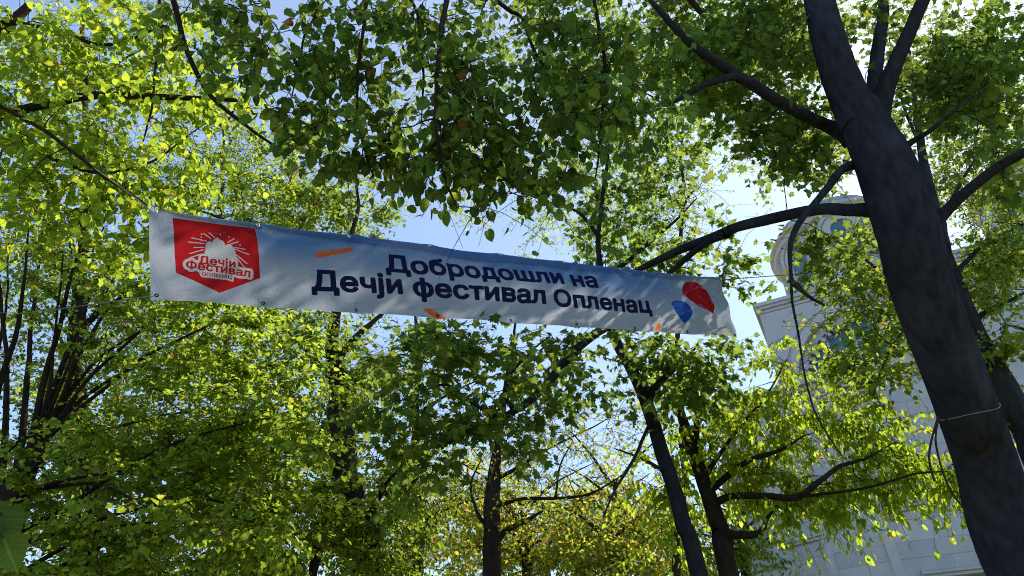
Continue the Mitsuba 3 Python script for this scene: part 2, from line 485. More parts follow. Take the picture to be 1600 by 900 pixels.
ev = sg.Polygon([(q[0], q[1]) for q in ring])
for q, (zz, off, hh) in enumerate(((ZE - 0.5, 0.12, 0.2), (ZE - 0.3, 0.25, 0.18), (ZE - 0.12, 0.42, 0.2))):
    m = trimesh.creation.extrude_polygon(ev.buffer(off, join_style=2), hh, engine='earcut')
    m.apply_translation([0, 0, zz])
    piece(church, 'cornice', mikit.ply(m, f'marble_{q % 3}'))
# hipped roof over the lower part
top = ev.buffer(0.3, join_style=2)
rc = np.array(top.exterior.coords)[:-1]
cen = np.array([*np.array(top.centroid.coords)[0], ZE + 2.2])
rv = np.vstack([np.column_stack([rc, np.full(len(rc), ZE + 0.082)]), cen])
piece(church, 'roof', mikit.ply((rv, np.array([[i, (i + 1) % len(rc), len(rc)] for i in range(len(rc))])), 'copper'))

# the tower with the great arched window
TD = 26.0
W0 = at(1214, 592, 31.0)
td = ang(-TD)
tn = np.array([td[1], -td[0], 0.0])
ZT = at(1183, 492, 31.0)[2]
W = 13.0
tower_c = np.array([*(W0 + td * W / 2 - tn * 4.0)[:2], 0])
rotz = math.radians(-TD)


def on_face(s, z, out=0.0):
    return np.array([*(W0 + td * s)[:2], z]) + tn * out


def face_mesh(poly, depth, out):
    """A plan shape on the tower's front face (s along, z up), depth thick, its front 'out' before the face."""
    m = trimesh.creation.extrude_polygon(poly, depth, engine='earcut')
    v = np.array(m.vertices)
    w = np.array([*W0[:2], 0]) + v[:, :1] * td + v[:, 1:2] * np.array([0, 0, 1.0]) + (out - depth + v[:, 2:3]) * tn
    f = np.array(m.faces)
    return w, f


zb = ZE - 1.0
ac, az, ar = 4.6, at(1260, 592, 30.0)[2], 3.6
arch = lambda r: sg.Polygon([(ac + r * math.cos(t), az + r * math.sin(t)) for t in np.linspace(0, math.pi, 40)] + [(ac - r, zb), (ac + r, zb)])
full = sg.box(0, zb, W, ZT)
piece(church, 'tower', mikit.ply(face_mesh(full.difference(arch(ar)), 0.7, 0.0), 'marble_0'))
piece(church, 'tower_body', mikit.ply(boxes(tower_c + [0, 0, (zb + ZT - 0.05) / 2] - tn * 0.9, [W / 2 - 0.03, 4.0, (ZT - 0.05 - zb) / 2], rotz), 'marble_1'))
for q, (r0, r1, o) in enumerate(((3.58, 3.95, 0.25), (3.95, 4.15, 0.14), (4.15, 4.4, 0.22), (3.2, 3.58, -0.12))):
    band = arch(r1).difference(arch(r0)).intersection(sg.box(-2, az, W, ZT + 9))
    piece(church, 'arch_moulding', mikit.ply(face_mesh(band, 0.3, o), f'marble_{(q + 2) % 4}'))
piece(church, 'arch_window', mikit.ply(face_mesh(arch(3.22), 0.08, -0.45), 'church_glass'))
for k in range(24):     # dentils along the arch
    t = math.pi * (k + 0.5) / 24
    piece(church, 'dentil', mikit.ply(face_mesh(sa.translate(sa.rotate(sg.box(-0.09, -0.14, 0.09, 0.14), math.degrees(t) - 90), ac + 3.06 * math.cos(t), az + 3.06 * math.sin(t)), 0.3, -0.14), 'marble_2'))
for k in (-1.9, -0.65, 0.65, 1.9):
    piece(church, 'mullion', mikit.ply(face_mesh(sg.box(ac + k - 0.09, zb, ac + k + 0.09, az + math.sqrt(10.2 - k * k)), 0.16, -0.3), 'marble_0'))
for q in range(3):
    piece(church, 'transom', mikit.ply(face_mesh(sg.box(ac - 3.18, az - 0.1 + 0.22 * q, ac + 3.18, az + 0.1 + 0.22 * q), 0.2, (-0.2, -0.1, -0.16)[q]), f'marble_{q}'))
for q, (o, hh) in enumerate(((0.05, 0.18), (0.14, 0.2), (0.22, 0.22))):
    piece(church, 'tower_cornice', mikit.ply(boxes(tower_c + [0, 0, ZT + 0.1 + 0.2 * q], [W / 2 + o, 4.0 + o, hh / 2 - 0.002], rotz), f'marble_{q}'))


def turret(cx, cy, z0, z1, r, faces, winlabel, nwin):
    """A drum with cornices, arched windows and a dome."""
    t = np.linspace(0, 2 * np.pi, faces, endpoint=False) + 0.2
    n = faces

    def lathe(profile, k=40):
        v, f = [], []
        for rr, zz in profile:
            a = np.arange(k) / k * 2 * np.pi
            v.append(np.column_stack([cx + rr * np.cos(a), cy + rr * np.sin(a), np.full(k, zz)]))
        for i in range(len(profile) - 1):
            for j in range(k):
                a_, b_, c_, d_ = i * k + j, i * k + (j + 1) % k, (i + 1) * k + (j + 1) % k, (i + 1) * k + j
                f += [[a_, b_, c_], [a_, c_, d_]]
        return np.vstack(v), np.array(f)
    piece(church, 'drum', mikit.ply(lathe([(r, z0 - 2), (r, z1)]), 'marble_1', smooth=30))
    h = z1 - z0
    base = lathe([(r, z0 + 0.02), (r + 0.3, z0 + 0.05), (r + 0.32, z0 + 0.3), (r + 0.18, z0 + 0.36), (r + 0.16, z0 + 0.6), (r, z0 + 0.7)])
    piece(church, 'drum_base', mikit.ply(base, 'marble_2', smooth=30))
    corn = lathe([(r, z1 - 0.9), (r + 0.15, z1 - 0.85), (r + 0.17, z1 - 0.6), (r + 0.4, z1 - 0.45), (r + 0.42, z1 - 0.2), (r + 0.6, z1 - 0.1), (r + 0.62, z1 + 0.05), (r + 0.1, z1 + 0.16)])
    piece(church, 'drum_cornice', mikit.ply(corn, 'marble_2', smooth=30))
    dome = lathe([((r + 0.1) * math.cos(a), z1 + 0.1 + r * 0.72 * math.sin(a)) for a in np.linspace(0, math.pi / 2 - 0.02, 12)])
    piece(church, 'dome', mikit.ply(dome, 'copper', smooth=True))
    for k in range(16):
        a = 2 * np.pi * (k + 0.5) / 16
        rp = [[cx + (r + 0.12) * math.cos(e) * math.cos(a), cy + (r + 0.12) * math.cos(e) * math.sin(a), z1 + 0.12 + r * 0.72 * math.sin(e)] for e in np.linspace(0, 1.5, 12)]
        piece(church, 'dome_rib', mikit.ply(tube(rp, np.full(12, 0.06), 6), 'copper', smooth=True))
    for k in range(nwin):
        a = 2 * np.pi * k / nwin + 0.35
        o = np.array([math.cos(a), math.sin(a), 0])
        if o[1] > 0.5:
            continue
        sdir = np.array([-o[1], o[0], 0])
        ww, hw = r * 0.17, h * 0.46

        def ap(rr, d):
            poly = sg.Polygon([(rr * math.cos(q), hw * 0.5 + rr * math.sin(q)) for q in np.linspace(0, math.pi, 16)] + [(-rr, -hw * 0.4), (rr, -hw * 0.4)])
            return poly

        def put(poly, d, out):
            m = trimesh.creation.extrude_polygon(poly, d, engine='earcut')
            v = np.array(m.vertices)
            return np.array([cx, cy, z0 + h * 0.48]) + v[:, :1] * sdir + v[:, 1:2] * np.array([0, 0, 1.0]) + (r + out - d + v[:, 2:3]) * o, np.array(m.faces)
        piece(church, 'turret_window', mikit.ply(put(ap(ww, 0), 0.3, 0.05), 'church_glass'))
        piece(church, 'window_frame', mikit.ply(put(ap(ww * 1.7, 0).difference(ap(ww, 0)), 0.5, 0.14), 'marble_2'))
        piece(church, 'window_arch', mikit.ply(put(ap(ww * 2.1, 0).difference(ap(ww * 1.75, 0)), 0.4, 0.2), 'marble_0'))
        c = np.array([cx, cy, 0]) + np.array([math.cos(a + np.pi / nwin), math.sin(a + np.pi / nwin), 0]) * (r + 0.05)
        piece(church, 'drum_column', mikit.ply(tube([c + [0, 0, z0 + 0.6], c + [0, 0, z1 - 0.85]], [0.2, 0.2], 10), 'marble_2', smooth=True))


Lc = at(1213, 470, 33.0)
ta = at(1205, 385, 33.0)
r_t = 3.6
turret(at(1228, 430, 33)[0] + r_t + 0.3, 33.0, at(1232, 470, 33.0 - 1)[2] - 0.3, at(1222, 388, 33)[2], r_t, 8, '', 8)
turret(at(1545, 330, 38)[0] + 3.4, 38.0, at(1545, 430, 38)[2], at(1545, 305, 38)[2], 3.2, 8, '', 8)
# drain pipe on the wall at the far right
pp = [at(1573, 560, V3[1] - 0.3), at(1592, 622, V3[1] - 0.3)]

# ------------------------------------------------------------------ the big maple on the right
mp = Tree('maple_tree', 'big dark maple with thick leaning trunk and a rope tied round it', 11, 'bark_grey', 'maple', 0.09, MAPLE_C, 0.25, singles=300)
f0 = 4.2
pxs = [(1601, 900, 5.3), (1540, 720, 5.0), (1508, 632, 4.7), (1441, 450, 4.25), (1415, 350, 4.05), (1380, 250, 3.95), (1336, 165, 3.9)]
trunk = [at(*q) for q in pxs]
b = np.array([trunk[0][0] + 0.75, 5.75, -0.1])
mp.limb([b, (b + trunk[0]) / 2 + [0.04, 0, 0]] + trunk, [0.32, 0.25, 0.222, 0.202, 0.197, 0.212, 0.216, 0.208, 0.165], 'trunk', 64, 0.07, 0.0, 0.028)
top = trunk[-1]
mp.limb(A((1348, 200, 3.92), (1306, 100, 3.85), (1280, 0, 3.85), (1258, -120, 3.9), (1245, -260, 4.0)), [0.162, 0.15, 0.135, 0.11, 0.07], 'branch', 40, 0.085, 0.0, 0.03, collar=0.0)
mp.limb(A((1362, 235, f0 + 0.1), (1366, 130, f0 + 0.4), (1378, 40, f0 + 0.6), (1385, -80, f0 + 0.8), (1400, -200, f0 + 1)), [0.12, 0.075, 0.065, 0.05, 0.03], k=10)
mp.limb(A((1368, 190, f0), (1393, 110, f0 - 0.2), (1425, 40, f0 - 0.4), (1462, -50, f0 - 0.6), (1480, -190, f0 - 0.7)), [0.085, 0.07, 0.062, 0.05, 0.03], k=10)
mp.limb(A((1330, 215, f0), (1300, 200, f0), (1230, 165, f0 - 0.2), (1140, 110, f0 - 0.4), (1055, 45, f0 - 0.6), (1000, -20, f0 - 0.7)), [0.068, 0.056, 0.05, 0.044, 0.032, 0.016], k=10)
mp.limb(A((1150, 118, f0 - 0.38), (1110, 130, f0 - 0.4), (1065, 155, f0 - 0.4), (1040, 165, f0 - 0.4)), [0.03, 0.025, 0.02, 0.008])
mp.limb(A((1400, 335, 4.1), (1350, 328, 4.2), (1280, 328, 4.6), (1195, 343, 5.2), (1110, 372, 6.0), (1040, 402, 6.6), (980, 430, 6.9), (900, 480, 7.1)), [0.066, 0.052, 0.049, 0.051, 0.05, 0.043, 0.03, 0.013], k=10)
mp.limb(A((1135, 364, 5.75), (1090, 388, 6.2), (1055, 418, 6.6), (1030, 440, 6.7), (1000, 470, 6.9)), [0.04, 0.034, 0.03, 0.022, 0.01])
mp.limb(A((1358, 255, f0), (1318, 262, f0 - 0.2), (1290, 302, f0 - 0.3), (1252, 340, f0 - 0.35), (1236, 380, f0 - 0.35), (1240, 430, f0 - 0.3), (1240, 470, f0 - 0.25), (1254, 550, f0 - 0.2), (1275, 640, f0 - 0.2), (1312, 712, f0 - 0.15)), [0.042, 0.034, 0.027, 0.023, 0.018, 0.012, 0.009, 0.007, 0.006, 0.004])
mp.limb(A((1244, 445, f0 - 0.3), (1262, 462, f0 - 0.35), (1290, 480, f0 - 0.4)), [0.018, 0.012, 0.006])
mp.limb(A((1430, 385, f0), (1463, 345, f0), (1490, 318, f0 - 0.1), (1545, 275, f0 - 0.3), (1600, 240, f0 - 0.5), (1700, 190, f0 - 0.8)), [0.068, 0.05, 0.042, 0.038, 0.034, 0.022], k=12)
mp.limb(A((1395, 245, f0), (1425, 222, f0 - 0.1), (1452, 208, f0 - 0.2), (1480, 185, f0 - 0.3), (1520, 150, f0 - 0.4)), [0.04, 0.026, 0.021, 0.017, 0.008])
mp.limb(A((1470, 350, f0), (1484, 390, f0 - 0.05), (1488, 430, f0 - 0.05)), [0.03, 0.02, 0.014])
# upper trunk, above the frame
hi = mp.n
mp.limb([at(1245, -260, f0), np.array([2.5, 4.6, 12.6]), np.array([2.4, 4.9, 15.0])], [0.09, 0.06, 0.03], attach=True)
mp.grow([(1110, 80, 110, 90, 4.2, 0.5, 50), (1210, 60, 65, 65, 4.6, 0.5, 28), (1240, 220, 50, 50, 5.0, 0.3, 18), (1210, 190, 50, 40, 4.6, 0.3, 12),
         (1460, 100, 90, 80, 4.9, 0.4, 34), (1550, 90, 70, 90, 4.5, 0.5, 32), (1500, 150, 60, 40, 4.6, 0.4, 12), (1300, 390, 50, 45, 5.4, 0.4, 8), (1390, 500, 30, 50, 5.6, 0.3, 5),
         (1130, 430, 25, 40, 7.0, 0.15, 7), (1075, 400, 28, 16, 6.9, 0.15, 5), (1560, 250, 40, 30, 4.4, 0.4, 8)], twigs=5, length=0.36, per=5, spread=1.1)
mp.grow([('w', 1.4, 5.0, 9.8, 2.4, 1.8, 1.0, 80), ('w', 2.6, 5.4, 11.6, 3.0, 2.4, 1.8, 110), ('w', 4.6, 4.6, 9.6, 2.4, 2.2, 1.6, 60), ('w', 2.5, 5.5, 15.3, 2.0, 2.0, 1.2, 40)], twigs=5, length=0.5, per=6)
mp.finish()

# ------------------------------------------------------------------ the linden whose branches hang in from above
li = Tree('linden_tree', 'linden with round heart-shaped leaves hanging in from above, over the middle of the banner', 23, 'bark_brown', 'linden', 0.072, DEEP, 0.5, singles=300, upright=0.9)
tb = np.array([-2.6, -2.2, -0.1])
lp = li.limb([tb, tb + [0.1, 0.1, 2.5], tb + [0.3, 0.4, 5.2], tb + [0.7, 1.0, 8.0], tb + [1.0, 1.6, 11.0]], [0.26, 0.21, 0.18, 0.13, 0.05], 'trunk', 20, 0.12)
c1 = np.array([-1.6, -0.2, 7.4])
li.limb([tb + [0.4, 0.6, 5.9], c1, np.array([-0.9, 1.2, 7.9]), np.array([-0.5, 2.1, 7.5]), np.array([-0.35, 2.7, 7.0])], [0.1, 0.08, 0.06, 0.045, 0.03])
li.limb([np.array([-0.9, 1.2, 7.9]), np.array([0.2, 1.9, 7.8]), np.array([0.9, 2.5, 7.2]), np.array([1.4, 2.9, 6.7])], [0.05, 0.045, 0.035, 0.02])
li.limb([c1, np.array([-1.9, 1.2, 7.4]), np.array([-1.75, 2.0, 6.9]), *A((275, -60, 2.6), (283, 40, 2.75), (320, 135, 2.95), (385, 195, 3.1), (450, 242, 3.25))], [0.06, 0.045, 0.035, 0.026, 0.018, 0.015, 0.011, 0.006], step=0.08)
li.limb([np.array([-0.5, 2.1, 7.5]), *A((700, -60, 2.5), (692, 40, 2.55), (684, 140, 2.65), (686, 210, 2.75), (696, 275, 2.9), (715, 325, 3.0))], [0.035, 0.022, 0.016, 0.013, 0.011, 0.008, 0.004], step=0.07)
li.limb([np.array([-0.6, 1.9, 7.6]), *A((585, -60, 2.6), (572, 30, 2.7), (560, 130, 2.85), (562, 200, 3.0), (585, 275, 3.15))], [0.03, 0.018, 0.012, 0.009, 0.007, 0.004], step=0.07)
li.limb([np.array([0.2, 1.9, 7.8]), *A((640, -80, 2.6), (655, 30, 2.8), (662, 110, 2.95), (660, 190, 3.1))], [0.03, 0.014, 0.01, 0.008, 0.004], step=0.07)
li.limb([np.array([0.6, 2.3, 7.5]), *A((760, -40, 2.7), (790, 12, 2.75), (818, 28, 2.8), (835, 80, 2.9), (862, 115, 3.0))], [0.03, 0.018, 0.015, 0.012, 0.01, 0.005], step=0.07)
li.limb([np.array([0.9, 2.5, 7.2]), *A((930, -30, 2.9), (945, 90, 3.0), (940, 200, 3.2), (930, 280, 3.3))], [0.03, 0.016, 0.012, 0.008, 0.004], step=0.07)
li.limb([np.array([-1.9, 1.2, 7.4]), *A((490, -40, 2.8), (475, 60, 2.9), (455, 150, 3.0))], [0.02, 0.012, 0.008, 0.004], step=0.07)
li.grow([(390, 60, 60, 75, 2.95, 0.25, 15), (470, 120, 75, 85, 3.0, 0.3, 22), (560, 130, 65, 105, 2.9, 0.25, 24), (530, 210, 65, 45, 3.1, 0.2, 12), (600, 220, 45, 50, 3.1, 0.2, 7), (690, 90, 55, 85, 2.75, 0.25, 16), (745, 160, 80, 120, 2.9, 0.3, 32),
         (690, 258, 35, 35, 3.0, 0.12, 8), (800, 245, 60, 40, 3.1, 0.2, 10), (860, 140, 75, 110, 3.0, 0.3, 28), (930, 90, 60, 85, 3.0, 0.3, 19), (960, 150, 50, 60, 3.1, 0.3, 11), (850, 290, 45, 40, 3.2, 0.2, 6), (775, 245, 45, 16, 3.15, 0.12, 4), (640, 60, 25, 50, 2.9, 0.2, 3), (320, 20, 60, 40, 2.8, 0.2, 8), (560, 20, 120, 25, 2.8, 0.2, 12), (820, 20, 100, 25, 2.9, 0.2, 10), (570, 245, 40, 30, 3.2, 0.12, 6)],
        twigs=3, length=0.3, per=5, spread=1.0, hang=0.3)
li.grow([('w', -0.6, 1.6, 8.6, 2.2, 1.8, 0.9, 50), ('w', -1.2, 0.0, 10.0, 2.4, 2.2, 1.4, 50)], twigs=5, length=0.4, per=6)
li.finish(lowest=4.68)

# ------------------------------------------------------------------ the sunlit linden on the left
lb = Tree('linden_tree', 'bright sunlit linden crown filling the upper left, above the left end of the banner', 37, 'bark_brown', 'linden', 0.075, BRIGHT, 0.35, singles=300)
tb = np.array([-7.2, 4.6, -0.1])
lb.limb([tb, tb + [0.1, 0.1, 2.4], tb + [0.3, 0.2, 5.0], tb + [0.7, 0.3, 8.0], tb + [1.0, 0.4, 10.6]], [0.24, 0.2, 0.17, 0.12, 0.05], 'trunk', 20, 0.12)
lb.limb([tb + [0.3, 0.2, 4.8], *A((-60, 140, 4.3), (0, 165, 4.2), (60, 198, 4.15), (130, 252, 4.1), (200, 300, 4.1), (228, 322, 4.1))], [0.06, 0.03, 0.02, 0.017, 0.014, 0.01, 0.006], step=0.09)
lb.limb([tb + [0.5, 0.2, 6.4], *A((-40, 60, 4.9), (60, 40, 4.8), (160, 70, 4.8), (260, 40, 4.7))], [0.06, 0.035, 0.025, 0.018, 0.008])
lb.limb([tb + [0.35, 0.2, 5.4], *A((-30, 230, 4.9), (60, 240, 4.8), (150, 270, 4.9), (240, 250, 5.0), (310, 200, 5.1))], [0.05, 0.03, 0.02, 0.015, 0.011, 0.006])
lb.limb([tb + [0.6, 0.3, 7.4], np.array([-4.8, 4.9, 8.4]), np.array([-3.2, 5.2, 8.8])], [0.06, 0.045, 0.02])
lb.limb(A((250, -10, 4.9), (246, 80, 4.95), (236, 170, 5.0), (210, 258, 5.05)), [0.022, 0.016, 0.012, 0.005])
lb.grow([(90, 60, 130, 90, 5.0, 0.7, 60), (230, 90, 110, 100, 5.1, 0.7, 55), (120, 210, 140, 80, 4.9, 0.7, 62), (60, 310, 100, 60, 5.0, 0.5, 30), (230, 280, 90, 60, 5.2, 0.4, 30), (200, 370, 60, 30, 4.9, 0.2, 9), (330, 160, 80, 110, 5.4, 0.5, 34), (20, 160, 60, 120, 4.6, 0.5, 20)],
        twigs=4, length=0.34, per=6, spread=0.9, hang=0.12, many=0.8)
lb.finish()


# ------------------------------------------------------------------ the many-stemmed tree at the left edge
ms = Tree('hornbeam_tree', 'many-stemmed tree at the left edge with dark stems fanning out', 41, 'bark_brown', 'linden_far', 0.062, SUMMER, 0.2, singles=200, upright=1.3, tone=1.2)
fm = 7.6
base = at(-15, 900, fm)
bg = to_ground(base, base[0] - 0.15)
ms.limb([bg, (bg + base) / 2, base, at(28, 760, fm), at(62, 690, fm)], [0.25, 0.2, 0.16, 0.125, 0.09], 'trunk', 18, 0.14, 0.0)
stems = [((-10, 880), (5, 700), (10, 560), (-5, 420), (-20, 300)), ((20, 780), (38, 640), (50, 500), (62, 400), (70, 320)), ((40, 740), (62, 620), (95, 500), (115, 420), (140, 330)),
         ((55, 700), (85, 600), (120, 520), (150, 440), (190, 380)), ((60, 690), (98, 620), (132, 540), (180, 470), (230, 430)), ((-20, 800), (-5, 620), (25, 520), (40, 420), (45, 330)),
         ((60, 695), (115, 605), (160, 555), (215, 520), (280, 490), (350, 470)), ((58, 705), (100, 660), (170, 600), (230, 555), (290, 525), (330, 505)), ((45, 740), (80, 705), (160, 675), (240, 650), (310, 640)),
         ((0, 715), (30, 690), (70, 670), (130, 600), (170, 545)), ((40, 790), (70, 760), (120, 745), (200, 740), (260, 750)), ((30, 900), (80, 865), (150, 830), (240, 815)), ((20, 930), (90, 890), (170, 850), (260, 840)), ((35, 770), (90, 760), (160, 758), (230, 790)), ((52, 700), (92, 610), (140, 500), (200, 400)), ((50, 720), (105, 640), (150, 580), (240, 500), (330, 440), (400, 420)), ((30, 830), (90, 800), (180, 740), (280, 690), (380, 660)), ((-30, 700), (-5, 560), (10, 470), (15, 380)), ((45, 730), (75, 620), (85, 520), (100, 400)), ((30, 850), (100, 830), (190, 800), (300, 780), (380, 790)), ((56, 700), (125, 625), (200, 580), (300, 560), (400, 560))]
for q, st in enumerate(stems):
    n = len(st)
    ms.limb(A(*[(x, y, fm + (0.25 * math.sin(q * 2.3)) * i - 0.12 * i * (q >= 6)) for i, (x, y) in enumerate(st)]), list(np.linspace(0.044 if q < 6 else 0.028, 0.008, n)), 'stem' if q < 6 else 'branch', 8, 0.12)
ms.grow([(60, 420, 90, 70, 7.8, 0.9, 30), (200, 440, 110, 60, 7.5, 0.8, 40), (330, 470, 90, 50, 7.0, 0.7, 34), (200, 560, 130, 60, 7.6, 0.9, 30), (340, 580, 110, 70, 6.9, 0.7, 60), (90, 640, 90, 60, 8.2, 0.6, 20),
         (250, 690, 170, 60, 7.2, 0.9, 90), (110, 800, 110, 70, 7.4, 0.8, 50), (300, 800, 150, 80, 6.9, 0.8, 90), (400, 700, 80, 80, 6.8, 0.7, 44), (150, 880, 140, 40, 7.2, 0.6, 40)],
        twigs=10, length=0.46, per=10, spread=1.1, flat=0.14, many=0.4)
ms.grow([('w', -6.5, 8.5, 10.5, 2.6, 2.0, 1.8, 60)], twigs=5, length=0.5, per=6)
ms.finish()

# ------------------------------------------------------------------ the gnarled tree left of the middle
gn = Tree('gnarled_tree', 'gnarled dark tree with forked trunk under the left half of the banner', 53, 'bark_brown', 'linden_far', 0.064, SUMMER, 0.2, singles=120, upright=1.2, tone=1.05)
fg = 9.2
tr = [at(x, y, fg) for x, y in ((574, 900), (562, 840), (548, 780), (535, 700), (532, 640), (526, 580), (522, 520), (528, 440))]
gn.limb([to_ground(tr[0], tr[0][0] + 0.2)] + tr, [0.2, 0.17, 0.15, 0.15, 0.14, 0.125, 0.1, 0.08, 0.06], 'trunk', 16, 0.25, 0.05)
gn.limb(A((528, 800, fg), (508, 790, fg - 0.2), (500, 850, fg - 0.3), (490, 900, fg - 0.3)), [0.07, 0.06, 0.06, 0.05])
gn.limb(A((540, 740, fg), (515, 715, fg - 0.2), (500, 700, fg - 0.2), (505, 660, fg - 0.3)), [0.08, 0.06, 0.04, 0.02])
gn.limb(A((560, 840, fg), (580, 800, fg - 0.2), (600, 760, fg - 0.4), (640, 720, fg - 0.6)), [0.06, 0.045, 0.03, 0.012])
gn.limb(A((526, 560, fg), (555, 530, fg), (585, 500, fg + 0.2), (620, 470, fg + 0.3)), [0.06, 0.05, 0.035, 0.02])
gn.limb(A((524, 600, fg), (490, 560, fg), (450, 520, fg - 0.3)), [0.05, 0.03, 0.012])
gn.limb(A((528, 460, fg), (545, 380, fg), (560, 320, fg + 0.3), (550, 260, fg + 0.4)), [0.06, 0.045, 0.03, 0.015])
gn.grow([(470, 540, 90, 60, 8.6, 0.8, 46), (580, 560, 60, 50, 9.6, 0.5, 22), (440, 640, 80, 80, 8.2, 0.8, 46), (560, 660, 70, 70, 9.9, 0.5, 24), (480, 790, 90, 90, 8.4, 0.8, 64), (620, 780, 80, 80, 9.0, 0.6, 36), (400, 860, 90, 50, 8.4, 0.6, 36), (560, 880, 100, 40, 8.6, 0.6, 26),
         (480, 300, 70, 60, 9.6, 0.7, 40), (400, 310, 60, 50, 9.4, 0.6, 30), (570, 330, 60, 40, 9.6, 0.5, 26), (510, 330, 50, 40, 9.6, 0.5, 20), (430, 230, 60, 50, 9.6, 0.6, 16)], twigs=9, length=0.46, per=9, flat=0.18, many=0.48)
gn.finish()

# ------------------------------------------------------------------ the maple in the middle
mm = Tree('maple_tree', 'slender maple with curved trunk rising behind the right half of the banner', 67, 'bark_grey', 'maple', 0.1, MAPLE_C, 0.3, singles=300)
fc = 7.6
tr = [at(x, y, fc) for x, y in ((1094, 900), (1072, 830), (1046, 740), (1022, 660), (1006, 615), (985, 572), (964, 532), (945, 470), (935, 380), (942, 300), (950, 230), (945, 150), (935, 60))]
mm.limb([to_ground(tr[0], tr[0][0] + 0.25)] + tr, [0.11, 0.088, 0.083, 0.078, 0.074, 0.074, 0.066, 0.06, 0.045, 0.034, 0.028, 0.022, 0.016, 0.008], 'trunk', 16, 0.12, 0.02)
mm.limb(A((1010, 625, fc), (1030, 598, fc - 0.1), (1052, 578, fc - 0.2), (1090, 540, fc - 0.4)), [0.05, 0.04, 0.03, 0.012])
mm.limb(A((955, 505, fc), (925, 525, fc - 0.4), (882, 568, fc - 0.8), (850, 605, fc - 1.0), (815, 635, fc - 1.2), (770, 660, fc - 1.4), (720, 680, fc - 1.6), (690, 700, fc - 1.7)), [0.055, 0.05, 0.045, 0.042, 0.036, 0.028, 0.018, 0.008])
mm.limb(A((805, 640, fc - 1.2), (790, 620, fc - 1.3), (800, 585, fc - 1.3), (830, 550, fc - 1.3), (860, 525, fc - 1.3)), [0.022, 0.02, 0.018, 0.012, 0.006])
mm.limb(A((780, 655, fc - 1.3), (740, 630, fc - 1.4), (700, 600, fc - 1.5), (660, 610, fc - 1.6)), [0.02, 0.017, 0.013, 0.006])
mm.limb(A((940, 440, fc), (990, 400, fc + 0.1), (1050, 350, fc + 0.3), (1090, 310, fc + 0.5)), [0.04, 0.03, 0.02, 0.01])
mm.limb(A((936, 370, fc), (900, 330, fc), (840, 310, fc + 0.2)), [0.03, 0.02, 0.01])
mm.limb(A((1020, 650, fc), (1000, 700, fc - 0.3), (965, 760, fc - 0.5), (945, 810, fc - 0.6)), [0.02, 0.018, 0.013, 0.006], label=None)
mm.grow([(850, 555, 80, 40, 7.2, 0.3, 15), (730, 580, 110, 70, 6.3, 0.6, 22), (650, 610, 70, 80, 6.0, 0.5, 13), (630, 700, 60, 60, 6.0, 0.4, 8), (740, 690, 70, 50, 6.0, 0.3, 12), (830, 640, 60, 35, 6.3, 0.3, 7), (900, 590, 50, 45, 6.8, 0.3, 8), (700, 540, 70, 30, 6.6, 0.25, 11),
         (1010, 560, 60, 45, 7.3, 0.4, 18), (1080, 590, 60, 50, 7.3, 0.4, 17), (1110, 540, 40, 25, 7.2, 0.3, 7), (1000, 370, 90, 40, 7.8, 0.5, 28), (930, 330, 60, 60, 7.8, 0.5, 14), (1050, 290, 60, 40, 8.0, 0.4, 8), (960, 280, 60, 40, 7.9, 0.4, 6), (920, 130, 100, 60, 8.6, 0.7, 24), (1010, 100, 80, 60, 8.8, 0.7, 26), (1060, 180, 40, 20, 8.4, 0.5, 6), ('w', 1.8, 7.1, 10.4, 1.0, 0.7, 0.6, 22)], twigs=4, length=0.42, per=5)
mm.finish()

# ------------------------------------------------------------------ the tree with hanging sunlit leaves before the church
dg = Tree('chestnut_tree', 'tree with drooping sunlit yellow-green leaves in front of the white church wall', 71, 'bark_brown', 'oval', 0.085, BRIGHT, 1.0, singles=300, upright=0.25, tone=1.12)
fd = 8.0
tr = [at(x, y, fd) for x, y in ((1136, 900), (1126, 840), (1112, 785), (1090, 730), (1072, 680), (1062, 630), (1080, 600), (1084, 560))]
dg.limb([to_ground(tr[0], tr[0][0] + 0.1)] + tr, [0.13, 0.1, 0.09, 0.082, 0.07, 0.058, 0.043, 0.03, 0.013], 'trunk', 14, 0.2, 0.04)
dg.limb(A((1085, 690, fd), (1088, 650, fd + 0.1), (1082, 610, fd + 0.1)), [0.045, 0.03, 0.015])
dg.limb(A((1112, 790, fd), (1140, 776, fd - 0.2), (1190, 774, fd - 0.5), (1245, 778, fd - 0.8), (1280, 752, fd - 0.9), (1315, 728, fd - 1.0), (1352, 718, fd - 1.1), (1400, 690, fd - 1.2)), [0.045, 0.038, 0.034, 0.033, 0.027, 0.021, 0.013, 0.005])
dg.limb(A((1104, 770, fd), (1135, 745, fd - 0.1), (1170, 720, fd - 0.2), (1215, 705, fd - 0.3), (1260, 680, fd - 0.4)), [0.045, 0.036, 0.03, 0.02, 0.008])
dg.limb(A((1122, 835, fd), (1155, 836, fd - 0.2), (1188, 832, fd - 0.3), (1200, 810, fd - 0.4), (1215, 790, fd - 0.4)), [0.05, 0.042, 0.034, 0.02, 0.01])
dg.limb(A((1100, 745, fd), (1140, 690, fd), (1170, 650, fd), (1195, 620, fd + 0.1), (1230, 560, fd + 0.2)), [0.03, 0.022, 0.018, 0.012, 0.006])
dg.limb(A((1245, 777, fd - 0.8), (1300, 770, fd - 1.1), (1360, 760, fd - 1.4), (1430, 740, fd - 1.7), (1480, 735, fd - 1.9)), [0.016, 0.014, 0.012, 0.009, 0.005])
